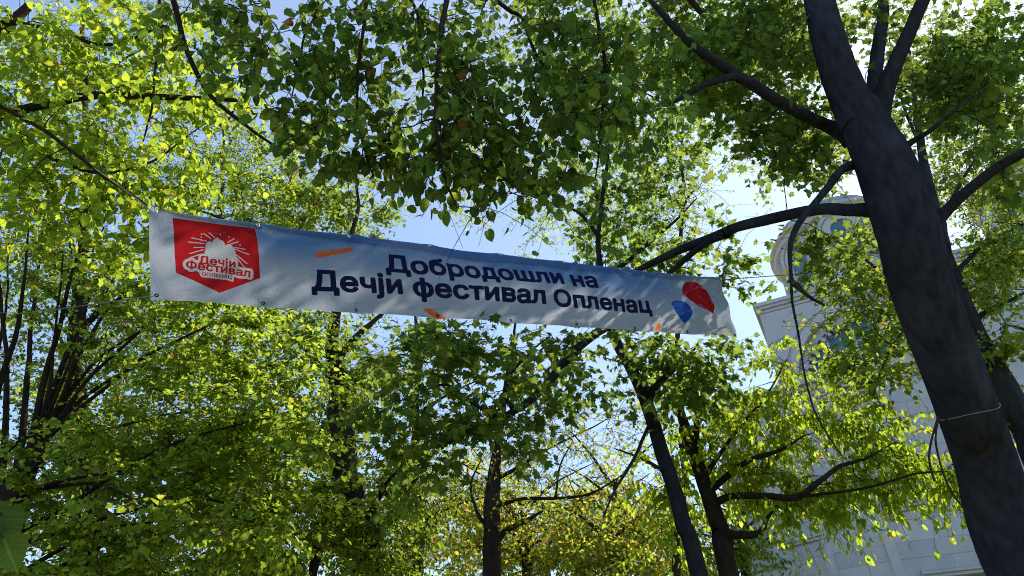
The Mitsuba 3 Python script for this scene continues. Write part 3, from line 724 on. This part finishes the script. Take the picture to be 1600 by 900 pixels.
dg.grow([(1190, 715, 90, 45, 8.0, 0.4, 26), (1290, 752, 70, 25, 7.6, 0.3, 22), (1350, 680, 80, 50, 7.4, 0.3, 26), (1410, 728, 60, 40, 7.0, 0.3, 20), (1340, 765, 60, 20, 7.2, 0.3, 12), (1480, 745, 28, 40, 6.3, 0.2, 9), (1230, 660, 90, 60, 8.0, 0.4, 28), (1150, 640, 60, 60, 8.2, 0.4, 22), (1090, 660, 50, 70, 8.3, 0.4, 18),
         (1220, 560, 60, 50, 8.1, 0.3, 10), (1300, 610, 60, 50, 7.8, 0.3, 12), (1040, 690, 40, 50, 8.0, 0.3, 7), (1030, 790, 40, 60, 8.0, 0.3, 8), (1060, 740, 40, 50, 8.1, 0.3, 8), (1170, 780, 40, 25, 8.0, 0.3, 7), (1230, 785, 50, 16, 7.6, 0.2, 7)], twigs=5, length=0.32, per=6, hang=0.22)
dg.finish()

# ------------------------------------------------------------------ the thin trunk behind the big maple
sr = Tree('slim_tree', 'slim tree standing right behind the big maple, at the right edge', 83, 'bark_grey', 'linden_far', 0.062, SUMMER, 0.25, singles=100)
fs = 7.4
tr = [at(x, y, fs) for x, y in ((1665, 800), (1612, 680), (1575, 610), (1535, 540), (1505, 470), (1480, 400), (1455, 310), (1435, 200), (1420, 80))]
sr.limb([to_ground(tr[0], tr[0][0] + 0.5)] + tr, [0.17, 0.15, 0.14, 0.13, 0.115, 0.105, 0.09, 0.07, 0.05, 0.02], 'trunk', 16, 0.14, 0.03)
sr.limb(A((1520, 510, fs), (1535, 490, fs), (1560, 478, fs + 0.1), (1610, 452, fs + 0.2), (1660, 420, fs + 0.3)), [0.04, 0.033, 0.026, 0.018, 0.008])
sr.limb(A((1490, 430, fs), (1540, 380, fs + 0.3), (1600, 350, fs + 0.6)), [0.035, 0.022, 0.01])
sr.limb(A((1470, 350, fs), (1510, 270, fs + 0.2), (1560, 200, fs + 0.4)), [0.035, 0.022, 0.01])
sr.limb(A((1492, 440, fs), (1440, 420, fs - 0.3), (1390, 430, fs - 0.6), (1345, 400, fs - 0.8), (1310, 380, fs - 0.9)), [0.035, 0.026, 0.02, 0.014, 0.006])
sr.limb(A((1520, 505, fs), (1460, 500, fs - 0.3), (1410, 520, fs - 0.6), (1380, 570, fs - 0.8), (1365, 620, fs - 0.8)), [0.035, 0.026, 0.02, 0.014, 0.006])
sr.limb(A((1440, 230, fs), (1410, 160, fs + 0.2), (1390, 60, fs + 0.4)), [0.03, 0.02, 0.01])
sr.grow([(1320, 400, 55, 50, 6.6, 0.4, 16), (1385, 540, 45, 85, 6.6, 0.3, 26), (1345, 460, 50, 55, 6.6, 0.3, 14), (1330, 560, 40, 40, 6.8, 0.3, 8), (1560, 400, 60, 50, 7.8, 0.5, 40), (1530, 470, 30, 30, 7.4, 0.3, 10), (1580, 540, 35, 30, 7.3, 0.3, 12), (1570, 640, 40, 40, 7.6, 0.3, 8), (1500, 240, 60, 70, 8.0, 0.6, 34), (1560, 300, 50, 30, 8.2, 0.5, 14), (1470, 120, 90, 80, 8.2, 0.7, 40), (1570, 150, 60, 80, 8.2, 0.6, 30)], twigs=5, length=0.42, per=7)
sr.finish()

# ------------------------------------------------------------------ the thin bare tree in the middle
th = Tree('sparse_tree', 'thin tree in the middle under the banner with straggling branches and few yellowing leaves', 91, 'bark_brown', 'far', 0.075, YELLOW, 0.3, singles=0)
ft = 12.0
tr = [at(x, y, ft) for x, y in ((768, 900), (769, 840), (770, 780), (772, 740), (778, 690), (790, 620), (800, 560), (810, 480))]
th.limb([to_ground(tr[0])] + tr, [0.17, 0.14, 0.13, 0.12, 0.1, 0.07, 0.05, 0.035, 0.015], 'trunk', 12, 0.2, 0.04)
th.limb(A((772, 850, ft), (790, 830, ft), (825, 812, ft - 0.2), (850, 795, ft - 0.3)), [0.06, 0.05, 0.035, 0.012])
th.limb(A((768, 830, ft), (745, 800, ft), (735, 760, ft), (750, 720, ft)), [0.04, 0.03, 0.02, 0.01])
th.limb(A((772, 750, ft), (800, 735, ft), (850, 705, ft), (900, 680, ft + 0.3), (960, 650, ft + 0.5)), [0.04, 0.033, 0.025, 0.018, 0.008])
th.limb(A((774, 790, ft), (820, 780, ft - 0.2), (880, 778, ft - 0.4), (930, 768, ft - 0.6), (980, 740, ft - 0.8)), [0.04, 0.03, 0.024, 0.018, 0.008])
th.limb(A((868, 776, ft - 0.4), (875, 730, ft - 0.4), (895, 690, ft - 0.4)), [0.02, 0.016, 0.008])
th.limb(A((776, 700, ft), (740, 660, ft), (700, 640, ft)), [0.03, 0.02, 0.01])
th.grow([(880, 660, 110, 50, 12.0, 0.6, 46), (860, 720, 100, 40, 12.0, 0.6, 30), (980, 650, 60, 60, 12.0, 0.6, 20), (720, 760, 60, 70, 12.2, 0.6, 34), (830, 800, 80, 50, 12.0, 0.6, 36), (930, 780, 70, 40, 11.8, 0.5, 26), (1080, 330, 90, 60, 12.5, 0.6, 24), (880, 250, 60, 50, 12.0, 0.6, 14)], twigs=4, length=0.55, per=4, tw=1.6)
th.finish()


# ------------------------------------------------------------------ trees standing behind
def back_tree(label, seed, px, fwd, y_top, crowns, palette, n_mult=1.0, size=0.12, name='background_tree', lean=0, r=0.16, tone=1.0):
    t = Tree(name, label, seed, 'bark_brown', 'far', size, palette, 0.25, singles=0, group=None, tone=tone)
    g = at(px, 900, fwd)
    ys = np.linspace(900, y_top, 6)
    tr = [at(px + lean * i + 6 * math.sin(i * 2 + seed), y, fwd) for i, y in enumerate(ys)]
    t.limb([to_ground(g)] + tr, list(np.linspace(r, 0.03, 7)), 'trunk', 10, 0.15, 0.06)
    for i in range(1, 6):
        for sgn in (-1, 1):
            a = tr[i]
            d = np.array([sgn * t.rng.uniform(0.6, 1.4), t.rng.uniform(-0.8, 0.8), t.rng.uniform(0.4, 1.1)]) * fwd / 12
            t.limb([a, a + d * 0.5 + [0, 0, 0.1], a + d], [0.05, 0.03, 0.012], k=6, rough=0)
    t.grow([(x, y, rx, ry, fwd, dh, int(n * n_mult)) for x, y, rx, ry, dh, n in crowns], twigs=5, length=0.07 * fwd ** 0.8, per=8, tw=1.5)
    t.finish()


back_tree('tall leafy tree deep in the shade behind the many stems at the left', 101, 110, 14, 330, [(60, 420, 120, 90, 1.4, 60), (200, 520, 130, 90, 1.4, 60), (80, 640, 140, 100, 1.4, 70), (220, 720, 120, 90, 1.4, 70), (100, 840, 150, 80, 1.4, 80)], SUMMER, tone=0.55)  # lowered tone puts the shade into the leaf colour
back_tree('leafy tree far behind, between the many stems and the gnarled trunk', 103, 350, 15, 200, [(330, 260, 90, 80, 1.4, 60), (440, 330, 70, 60, 1.2, 34), (370, 520, 110, 80, 1.4, 70), (330, 650, 110, 90, 1.4, 70), (400, 780, 120, 90, 1.4, 90), (320, 870, 120, 60, 1.4, 60)], SUMMER, tone=0.55)  # leaf colour darkened by tone, in place of shade
back_tree('leafy tree far behind the gnarled trunk, left of the thin bare tree', 107, 650, 16, 480, [(560, 640, 80, 110, 1.4, 60), (650, 780, 90, 90, 1.4, 80), (540, 830, 80, 70, 1.4, 60), (660, 600, 60, 60, 1.2, 24)], SUMMER, tone=0.55)  # shade painted into these leaves through the lowered tone
back_tree('yellowing round tree low in the middle, behind the thin bare trunk', 109, 820, 20, 790, [(730, 830, 90, 60, 2.0, 90), (840, 860, 100, 60, 2.0, 110), (900, 820, 60, 40, 1.6, 40), (760, 760, 50, 40, 1.4, 26)], YELLOW, 1.0, 0.15)
back_tree('yellow-green tree low in the middle, left of the slender maple trunk', 113, 960, 18, 760, [(960, 800, 70, 70, 1.6, 70), (1010, 860, 60, 50, 1.4, 50), (920, 870, 60, 40, 1.4, 40), (1060, 840, 40, 60, 1.2, 30)], YELLOW, 1.0, 0.14)
back_tree('dark green tree far behind, between the slender maple and the church', 127, 1160, 24, 780, [(1150, 860, 50, 60, 1.6, 60), (1080, 850, 50, 60, 1.6, 50)], SUMMER, 1.0, 0.16)
back_tree('sparse sunlit tree behind the right half of the banner, showing over its top edge', 131, 1062, 13, 180, [(850, 280, 80, 80, 1.0, 26), (1000, 250, 90, 60, 1.0, 40), (940, 350, 90, 50, 1.0, 44), (1060, 330, 50, 50, 0.8, 14), (1090, 250, 60, 40, 0.8, 16), (720, 300, 40, 60, 0.8, 8), (780, 230, 80, 60, 0.8, 20), (640, 170, 110, 80, 0.8, 22)], BRIGHT, 1.0, 0.09, r=0.08)
back_tree('leafy tree behind the big maple at the upper right', 137, 1660, 8.6, 20, [(1480, 110, 110, 100, 0.6, 60), (1560, 260, 80, 90, 0.6, 34), (1240, 120, 90, 110, 0.6, 30), (1300, 230, 50, 50, 0.5, 9), (1440, 260, 60, 60, 0.5, 14), (1380, 40, 90, 60, 0.5, 18), (1500, 310, 45, 45, 0.5, 24), (1550, 420, 50, 50, 0.5, 24), (1570, 350, 40, 50, 0.5, 20)], SUMMER, 0.7, 0.075, r=0.1)
back_tree('bright leafy tree behind the upper left linden, above the left end of the banner', 139, 130, 8.5, -60, [(60, 60, 120, 90, 0.8, 60), (220, 60, 110, 90, 0.8, 60), (130, 220, 130, 80, 0.8, 60), (310, 180, 90, 90, 0.8, 50), (40, 330, 90, 60, 0.7, 30), (330, 290, 90, 40, 0.7, 30)], BRIGHT, 0.65, 0.075, r=0.12)

# ------------------------------------------------------------------ the young shoot close to the lens
sh = Tree('linden_sapling', 'young shoot with a few large leaves close by at the lower left corner', 149, 'twig_bark', 'linden', 0.062, SUMMER, 0.4, category='sapling')
q = at(-30, 800, 0.95)
sh.limb([to_ground(q, q[0] - 0.2, q[1] + 0.1), q + [-0.1, 0.05, -0.7], q, at(-60, 700, 0.95)], [0.012, 0.009, 0.005, 0.003], 'stem', 8, 0.05, 0.01, 0.05)
sh.limb([q, at(-8, 800, 0.93), at(2, 803, 0.92)], [0.003, 0.002, 0.0012], 'twig', 6, 0, 0, 0.01)
tt = np.linspace(0.02, 0.98, 23)
edge = [(0.02, -0.07), (0.2, -0.1)] + [((0.47 * math.sin(math.pi * t ** 0.72) ** 0.8 + 0.02) * (1.0 if k % 2 else 0.93) , t * 0.98 - 0.02 + (0.012 if k % 2 else 0)) for k, t in enumerate(tt) if t > 0.1]
SERRATE = leaf_half(np.linspace(0, 1.04, 9), edge, 0.2, 0.2)
sv, sf = trimesh.remesh.subdivide(*SERRATE)
sv, sf = trimesh.remesh.subdivide(sv, sf)
sv, sf = trimesh.remesh.subdivide(sv, sf)
SERRATE = (sv, sf)
vv = SERRATE[0]
vy = (vv[:, 1] - 0.55 * np.abs(vv[:, 0])) * 7.0
vein = np.maximum(np.clip(1 - np.abs(vv[:, 0]) / 0.025, 0, 1), 0.7 * np.clip(1 - np.abs(vy - np.round(vy)) / 0.09, 0, 1) * (vy > 0.3))
vv[:, 2] += 0.02 * np.sin(26 * (vv[:, 1] - 0.55 * np.abs(vv[:, 0]))) * np.minimum(1, np.abs(vv[:, 0]) * 6)
for (x0, y0, x1, y1, tilt, col) in ((-16, 794, 16, 852, 0.3, (0.085, 0.14, 0.025)), (4, 838, 24, 888, -0.5, (0.13, 0.20, 0.03)), (-34, 826, 14, 846, 0.9, (0.06, 0.12, 0.03))):
    a, b = at(x0, y0, 0.92), at(x1, y1, 0.93)
    yv = unit(b - a)
    sz = np.linalg.norm(b - a) * 1.05
    zv = np.array([0.5 * tilt, -0.75, 0.6])
    zv = unit(zv - yv * (zv @ yv))
    m = np.eye(4)
    m[:3, 0], m[:3, 1], m[:3, 2], m[:3, 3] = np.cross(yv, zv) * sz, yv * sz, zv * sz, a
    piece(sh.key, 'leaf', mikit.ply(SERRATE, 'leaf_skin', color=np.array(col) * (1 + vein[:, None] * [1.1, 0.7, 0.8]), to_world=T(m)))
    c = spline([a + yv * sz * 0.04, a, (a + q) / 2 + [0, 0, 0.004], q], 0.006)
    piece(sh.key, 'leaf_stalk', mikit.ply(tube(c, np.full(len(c), 0.0009), 5), 'twig_bark', smooth=True))

# ------------------------------------------------------------------ the banner
CORN = [(232, 328), (1125, 435), (1152, 528), (235, 468)]


def solve_banner():
    from scipy.optimize import least_squares
    c = [ray(*q) for q in CORN]

    def res(p):
        P = [c[i] * p[i] for i in range(4)]
        return np.array([*((P[1] - P[0]) - (P[2] - P[3])), np.linalg.norm(P[3] - P[0]) - 1, np.linalg.norm(P[2] - P[1]) - 1, (P[1] - P[0]) @ (P[3] - P[0]) / 8])
    return least_squares(res, [7.6, 11.9, 11.6, 7.2]).x * 0.75


BW = solve_banner()
BP = [atw(*CORN[i], BW[i]) for i in range(4)]       # top left, top right, bottom right, bottom left
BL, BH = np.linalg.norm(BP[1] - BP[0]), np.linalg.norm(BP[3] - BP[0])
BN = unit(np.cross(BP[1] - BP[0], BP[0] - BP[3]))
BN = BN if BN @ (EYE - BP[0]) > 0 else -BN
src = np.array(CORN, float)
dst = np.array([(0, BH), (BL, BH), (BL, 0), (0, 0)], float)
M = []
for (x, y), (u, v) in zip(src, dst):
    M += [[x, y, 1, 0, 0, 0, -u * x, -u * y], [0, 0, 0, x, y, 1, -v * x, -v * y]]
hom = np.append(np.linalg.solve(np.array(M), dst.ravel()), 1).reshape(3, 3)


def uvof(x, y):
    q = hom @ [x, y, 1]
    return q[:2] / q[2]


def z1(x, y):
    return uvof(200 + x / 3.2 - 6, 300 + y / 3.2 + 2.5)


def z2(x, y):
    return uvof(700 + x / 3.2 - 5, 300 + y / 3.2 + 1.5)


def z3(x, y):
    return uvof(230 + x / 5.625, 320 + y / 5.625)


def cloth_at(u, v, out=0.0):
    """The hanging cloth: straight between its corners, with slack folds."""
    s, t = u / BL, v / BH
    p = (1 - s)[:, None] * ((1 - t)[:, None] * BP[3] + t[:, None] * BP[0]) + s[:, None] * ((1 - t)[:, None] * BP[2] + t[:, None] * BP[1])
    e = np.clip(s * (1 - s) * 14, 0, 1)
    q = np.column_stack([u * 0.9 + v * 0.35, v * 2.4 - u * 0.25, u * 0])
    w = 0.055 * (meshkit.fbm(q, 3, 4) - 0.5) * (0.4 + e) + 0.05 * np.sin(np.pi * t) * e
    w += 0.012 * np.sin(9 * t + 2.2 * s * BL) * np.clip((0.3 - np.abs(s - 0.0)) / 0.3, 0, 1) + 0.015 * np.sin(14 * t - 5 * u) * np.clip((s - 0.85) / 0.15, 0, 1)
    pin = np.abs(np.sin(np.pi * np.clip((u - 0.04) / (BL - 0.08), 0, 1) * 8))
    w += 0.014 * np.sin(26 * u + 9 * t) * (1 - pin) ** 2 * np.abs(2 * t - 1) ** 2
    dz = 0.012 * pin * (np.clip(1 - t, 0, 1) ** 3 - t ** 3) - 0.05 * np.sin(np.pi * s) * t * 0.3
    return p + BN * (w + out)[:, None] + unit(BP[0] - BP[3]) * dz[:, None]


def print_fn(p, n, uv):
    u, v = uv.x, uv.y
    t = v / BH
    k = fbm(u * 0.55 + 0.6 * t, t * 1.6, 2.0, 3)
    k2 = fbm(u * 0.9 - 0.5 * t, t * 2.6 + 5, 7.0, 3)
    blue = smoothstep(0.35, 1.0, t + 0.8 * (k - 0.5)) * smoothstep(0.02, 0.2, u / BL)
    blue = dr.clip(blue + 0.5 * smoothstep(0.55, 0.75, k2) * smoothstep(0.25, 0.75, t), 0, 1) * (1 - smoothstep(0.78, 0.95, u / BL) * 0.7)
    grey = smoothstep(0.5, 0.7, k2) * (1 - blue) * 0.25
    return mix(mix((0.40, 0.46, 0.60), (0.07, 0.20, 0.52), blue * 0.85), (0.36, 0.40, 0.52), grey)


scene['banner_cloth'] = {'type': 'principledthin', 'base_color': proc(print_fn), 'roughness': 0.6, 'diff_trans': 0.95}


def ink(key, rgb, dt=0.5):
    scene[key] = {'type': 'principledthin', 'base_color': {'type': 'rgb', 'value': list(rgb)}, 'roughness': 0.6, 'diff_trans': dt}


ink('ink_navy', (0.016, 0.022, 0.09))
ink('ink_red', (0.40, 0.015, 0.022), 0.95)
ink('ink_white', (0.43, 0.47, 0.55), 0.95)
ink('ink_orange', (0.68, 0.15, 0.05), 0.95)
ink('ink_blue', (0.02, 0.085, 0.42), 0.95)
ink('ink_darkred', (0.34, 0.014, 0.035), 0.95)


def text_poly(text):
    m = meshkit.text_mesh(text, 1.0, depth=0.1, bold=True)
    v, f = np.array(m.vertices), np.array(m.faces)
    flat = f[(np.abs(v[f][:, :, 2]) < 1e-6).all(1)]
    g = unary_union([sg.Polygon(v[t][:, :2]).buffer(1e-4) for t in flat])
    return g


def word(text, p0, p1, cap):
    """The word with its baseline from p0 to p1 (u, v on the cloth) and capitals cap metres tall."""
    g = text_poly(text)
    x0, _, x1, _ = g.bounds
    d = np.array(p1) - np.array(p0)
    L = np.linalg.norm(d)
    g = sa.translate(g, -x0, 0)
    g = sa.scale(g, L / (x1 - x0), cap, origin=(0, 0))
    g = sa.rotate(g, math.degrees(math.atan2(d[1], d[0])), origin=(0, 0))
    return sa.translate(g, *p0)


def smooth_poly(pts, r=0.03):
    p = np.array(pts)
    for _ in range(3 if len(p) > 9 else 1):     # corner cutting rounds the drawn outline
        n = np.roll(p, -1, 0)
        p = np.stack([0.75 * p + 0.25 * n, 0.25 * p + 0.75 * n], 1).reshape(-1, 2)
    return sg.Polygon(p).buffer(r).buffer(-2 * r).buffer(r)


cap2 = np.linalg.norm(z1(925, 392) - z1(925, 482)) * 1.02
line1 = unary_union([word('Добродошли', z1(1280, 392), z2(565, 460), cap2), word('на', z2(610, 470), z2(738, 476), cap2)])
line1 = line1.buffer(0.004)
line2 = unary_union([word('Дечји', z1(922, 484), z1(1365, 506), cap2), word('фестивал', z1(1420, 514), z2(475, 560), cap2), word('Опленац', z2(520, 570), z2(1012, 606), cap2)]).buffer(0.004)
penta = sg.Polygon([z3(*q) for q in ((215, 118), (925, 205), (965, 650), (620, 785), (245, 600))])
sil = sg.Polygon([z3(*q) for q in ((480, 470), (492, 400), (497, 355), (512, 337), (535, 330), (548, 350), (556, 322), (590, 300), (600, 300), (604, 314), (640, 330), (655, 352), (660, 372), (682, 358), (706, 362), (728, 386), (750, 432), (760, 500), (620, 520))])
et = [word('Дечји', z3(438, 524), z3(752, 562), np.linalg.norm(z3(450, 462) - z3(450, 528))), word('Фестивал', z3(330, 560), z3(880, 642), np.linalg.norm(z3(450, 520) - z3(450, 585))), word('ОПЛЕНАЦ', z3(465, 630), z3(725, 662), np.linalg.norm(z3(500, 610) - z3(500, 640)))]
et = [g.buffer(b) for g, b in zip(et, (0.001, 0.001, 0.0004))]
etext = unary_union(et)
bub = unary_union([et[0].buffer(0.018), et[1].buffer(0.022), et[2].buffer(0.014)]).buffer(0.008).buffer(-0.008)
bub = unary_union([sg.Polygon(g.exterior) for g in getattr(bub, 'geoms', [bub])])
rays = [((378, 300), (500, 330)), ((352, 336), (480, 352)), ((398, 385), (480, 386)), ((360, 436), (478, 405)), ((366, 472), (440, 448)), ((480, 262), (538, 310)), ((525, 258), (570, 300)), ((738, 310), (682, 345)), ((772, 340), (705, 360)), ((735, 402), (862, 454)), ((740, 390), (830, 408)), ((752, 452), (850, 530)), ((760, 480), (832, 566)), ((785, 365), (790, 372)), ((615, 268), (622, 276)), ((458, 264), (462, 270)), ((690, 292), (694, 298)), ((455, 292), (460, 297))]
rayg = unary_union([sg.LineString([z3(*a), z3(*b)]).buffer(0.0042) for a, b in rays])
white_in = unary_union([sil, bub, rayg]).intersection(penta)
em_white = white_in.difference(etext)
em_red = penta.difference(white_in)
blue_b = smooth_poly([z2(*q) for q in ((1113, 552), (1130, 542), (1165, 540), (1200, 555), (1222, 590), (1220, 620), (1205, 643), (1192, 650), (1188, 658), (1180, 648), (1165, 640), (1140, 605), (1118, 575))], 0.004)
red_b1 = smooth_poly([z2(*q) for q in ((1175, 500), (1180, 465), (1195, 442), (1225, 437), (1258, 450), (1280, 475), (1270, 498), (1240, 508), (1195, 516), (1180, 512))], 0.006)
red_b2 = smooth_poly([z2(*q) for q in ((1188, 512), (1200, 490), (1240, 474), (1280, 476), (1310, 495), (1330, 540), (1337, 580), (1328, 602), (1333, 616), (1322, 606), (1300, 598), (1250, 570), (1205, 530))], 0.004)
red_b1 = red_b1.difference(red_b2.buffer(0.001))
st = [smooth_poly([z1(*q) for q in pts], 0.006) for pts in (((928, 300), (1000, 285), (1060, 280), (1115, 265), (1126, 285), (1060, 305), (990, 318), (935, 332)), ((1468, 580), (1500, 574), (1530, 580), (1605, 632), (1560, 634), (1500, 600)))]
st.append(smooth_poly([z2(*q) for q in ((1055, 645), (1069, 692), (1050, 694), (1035, 690))], 0.002))
rect = sg.box(0, 0, BL, BH)


def lay(poly, out=0.0, edge=0.09):
    parts = []
    poly = poly.intersection(rect)
    for g in getattr(poly, 'geoms', [poly]):
        if g.geom_type != 'Polygon' or g.area < 1e-6:
            continue
        v, f = trimesh.creation.triangulate_polygon(g, engine='earcut')
        v, f = trimesh.remesh.subdivide_to_size(np.column_stack([v, np.zeros(len(v))]), f, edge, max_iter=14)
        parts.append((v, f))
    v, f = join(parts)
    tri = v[f]
    flip = np.cross(tri[:, 1, :2] - tri[:, 0, :2], tri[:, 2, :2] - tri[:, 0, :2]) < 0
    f[flip] = f[flip][:, ::-1]
    return (cloth_at(v[:, 0], v[:, 1], out), f), v[:, :2]


def on_cloth(name, poly, bsdf, parent, out=0.0, label=None, edge=0.09):
    mesh, uv = lay(poly, out, edge)
    key = piece(parent, name, mikit.ply(mesh, bsdf, smooth=True, uv=uv))
    if label:
        labels[key] = {'label': label}
    return key


banner = thing('banner', 'white and blue festival banner with red emblem, navy lettering and balloons, strung between the trees', 'banner')
cut = unary_union([penta, blue_b, red_b1, red_b2] + st)
on_cloth('cloth', rect.difference(cut), 'banner_cloth', banner)
em = on_cloth('emblem', em_red, 'ink_red', banner, label='red pennant emblem with white church and sunburst')
on_cloth('silhouette', em_white, 'ink_white', em)
on_cloth('lettering', etext.intersection(penta), 'ink_red', em)
on_cloth('lettering', line1, 'ink_navy', banner, 0.002, 'upper line of navy lettering, partly hidden by the fold', 0.05)
on_cloth('lettering', line2, 'ink_navy', banner, 0.002, 'lower line of navy lettering', 0.05)
on_cloth('balloon', blue_b, 'ink_blue', banner, label='blue printed balloon')
on_cloth('balloon', red_b2, 'ink_red', banner, label='large red printed balloon')
on_cloth('balloon', red_b1, 'ink_darkred', banner, label='darker red balloon half hidden')
for g in st:
    on_cloth('brush_stroke', g, 'ink_orange', banner)
# the top edge has folded forward over the cloth
u = np.linspace(0.02, BL - 0.02, 120)
dep = np.interp(u / BL, [0, 0.05, 0.25, 0.45, 0.6, 0.8, 0.95, 1], [0.0, 0.03, 0.06, 0.105, 0.10, 0.075, 0.05, 0.02]) * (BH / 0.75) * (1 + 0.15 * np.sin(u * 5))
rows = []
for k, (a, o) in enumerate(((0, 0.004), (0.1, 0.016), (0.35, 0.026), (0.7, 0.024), (1.0, 0.016))):
    rows.append(cloth_at(u, BH - dep * a + 0.004 * (k == 1), o))
fv = np.array(rows)
i, j = np.meshgrid(np.arange(4), np.arange(119), indexing='ij')
ff = np.stack([i * 120 + j, (i + 1) * 120 + j, (i + 1) * 120 + j + 1, i * 120 + j + 1], -1).reshape(-1, 4)
fuv = np.array([np.column_stack([u, np.full(120, BH * 1.0) - 0.02 * k]) for k in range(5)]).reshape(-1, 2)
piece(banner, 'top_fold', mikit.ply((fv.reshape(-1, 3), ff), 'banner_cloth', smooth=True, uv=fuv))
scene['eyelet_metal'] = {'type': 'twosided', 'b': {'type': 'roughconductor', 'material': 'Al', 'alpha': 0.3}}
scene['eyelet_dark'] = {'type': 'twosided', 'b': {'type': 'diffuse', 'reflectance': {'type': 'rgb', 'value': [0.04, 0.04, 0.05]}}}
bu, bv = unit(BP[1] - BP[0]), unit(BP[0] - BP[3])
tor = trimesh.creation.torus(0.011, 0.0045, major_sections=14, minor_sections=6)
for k in range(9):
    for v in (0.03, BH - 0.03):
        uu = 0.04 + (BL - 0.08) * k / 8
        c = cloth_at(np.array([uu]), np.array([v]), 0.003 + 0.03 * (v > 0.3))[0]
        vv = c + np.array(tor.vertices) @ np.array([bu, bv, BN])
        piece(banner, 'eyelet', mikit.ply((vv, np.array(tor.faces)), 'eyelet_dark' if v < 0.3 else 'eyelet_metal', smooth=True))

# ------------------------------------------------------------------ ropes
scene['rope_pale'] = {'type': 'twosided', 'b': {'type': 'diffuse', 'reflectance': {'type': 'rgb', 'value': [0.25, 0.235, 0.21]}}}


def rope(pts, r, label, step=0.05):
    c = spline(np.array(pts), step)
    key = thing('rope', label, 'rope')
    scene[key] = mikit.ply(tube(c, np.full(len(c), r), 6), 'rope_pale', smooth=True)


c0 = cloth_at(np.array([0.03]), np.array([BH - 0.03]))[0]
rope([c0, at(215, 312, 4.0), at(170, 279, 4.08), at(130, 251, 4.1)], 0.005, 'short pale rope tying the upper left corner of the banner to a thin branch')
c1 = cloth_at(np.array([0.03]), np.array([0.03]))[0]
e1 = at(-60, 494, 7.3)
rope([c1, c1 * 0.5 + e1 * 0.5 + [0, 0, -0.05], at(0, 489, 6.8), e1], 0.0045, 'pale rope from the lower left corner of the banner to the dark stems')
c2 = cloth_at(np.array([BL - 0.03]), np.array([BH - 0.03]))[0]
e2 = at(1470, 404, 7.35)
rope([c2, c2 * 0.5 + e2 * 0.5 + [0, 0, -0.03], e2], 0.006, 'pale rope from the upper right corner of the banner to the slim trunk')
# a rope tied round the big trunk
ct = trunk[2] + np.array([0.0, 0.0, -0.02])
axis = unit(trunk[2] - trunk[1])
xa = unit(np.cross(axis, [0, 1.0, 0]))
ya = np.cross(axis, xa)
ringp = [ct + 0.207 * (math.cos(t) * xa + math.sin(t) * ya) + axis * (0.03 * math.sin(2 * t)) for t in np.linspace(0, 2 * math.pi * 0.985, 30)]
rope(ringp, 0.003, 'pale rope tied round the big leaning trunk')
for q, (pts, lab) in enumerate(((((1466, 652), (1462, 690), (1474, 740), (1488, 770), (1512, 803)), 'longer dark cord hanging from the rope on the big trunk'), (((1466, 650), (1455, 690), (1452, 720), (1460, 752)), 'shorter dark cord hanging from the rope on the big trunk'))):
    c = spline(np.array([at(x, y, 4.5) for x, y in pts]), 0.04)
    key = thing('cord', lab, 'cord')
    scene[key] = mikit.ply(tube(c, np.full(len(c), 0.007), 6), 'twig_bark', smooth=True)
print('entries', len(scene), 'blocks', blocks_made)
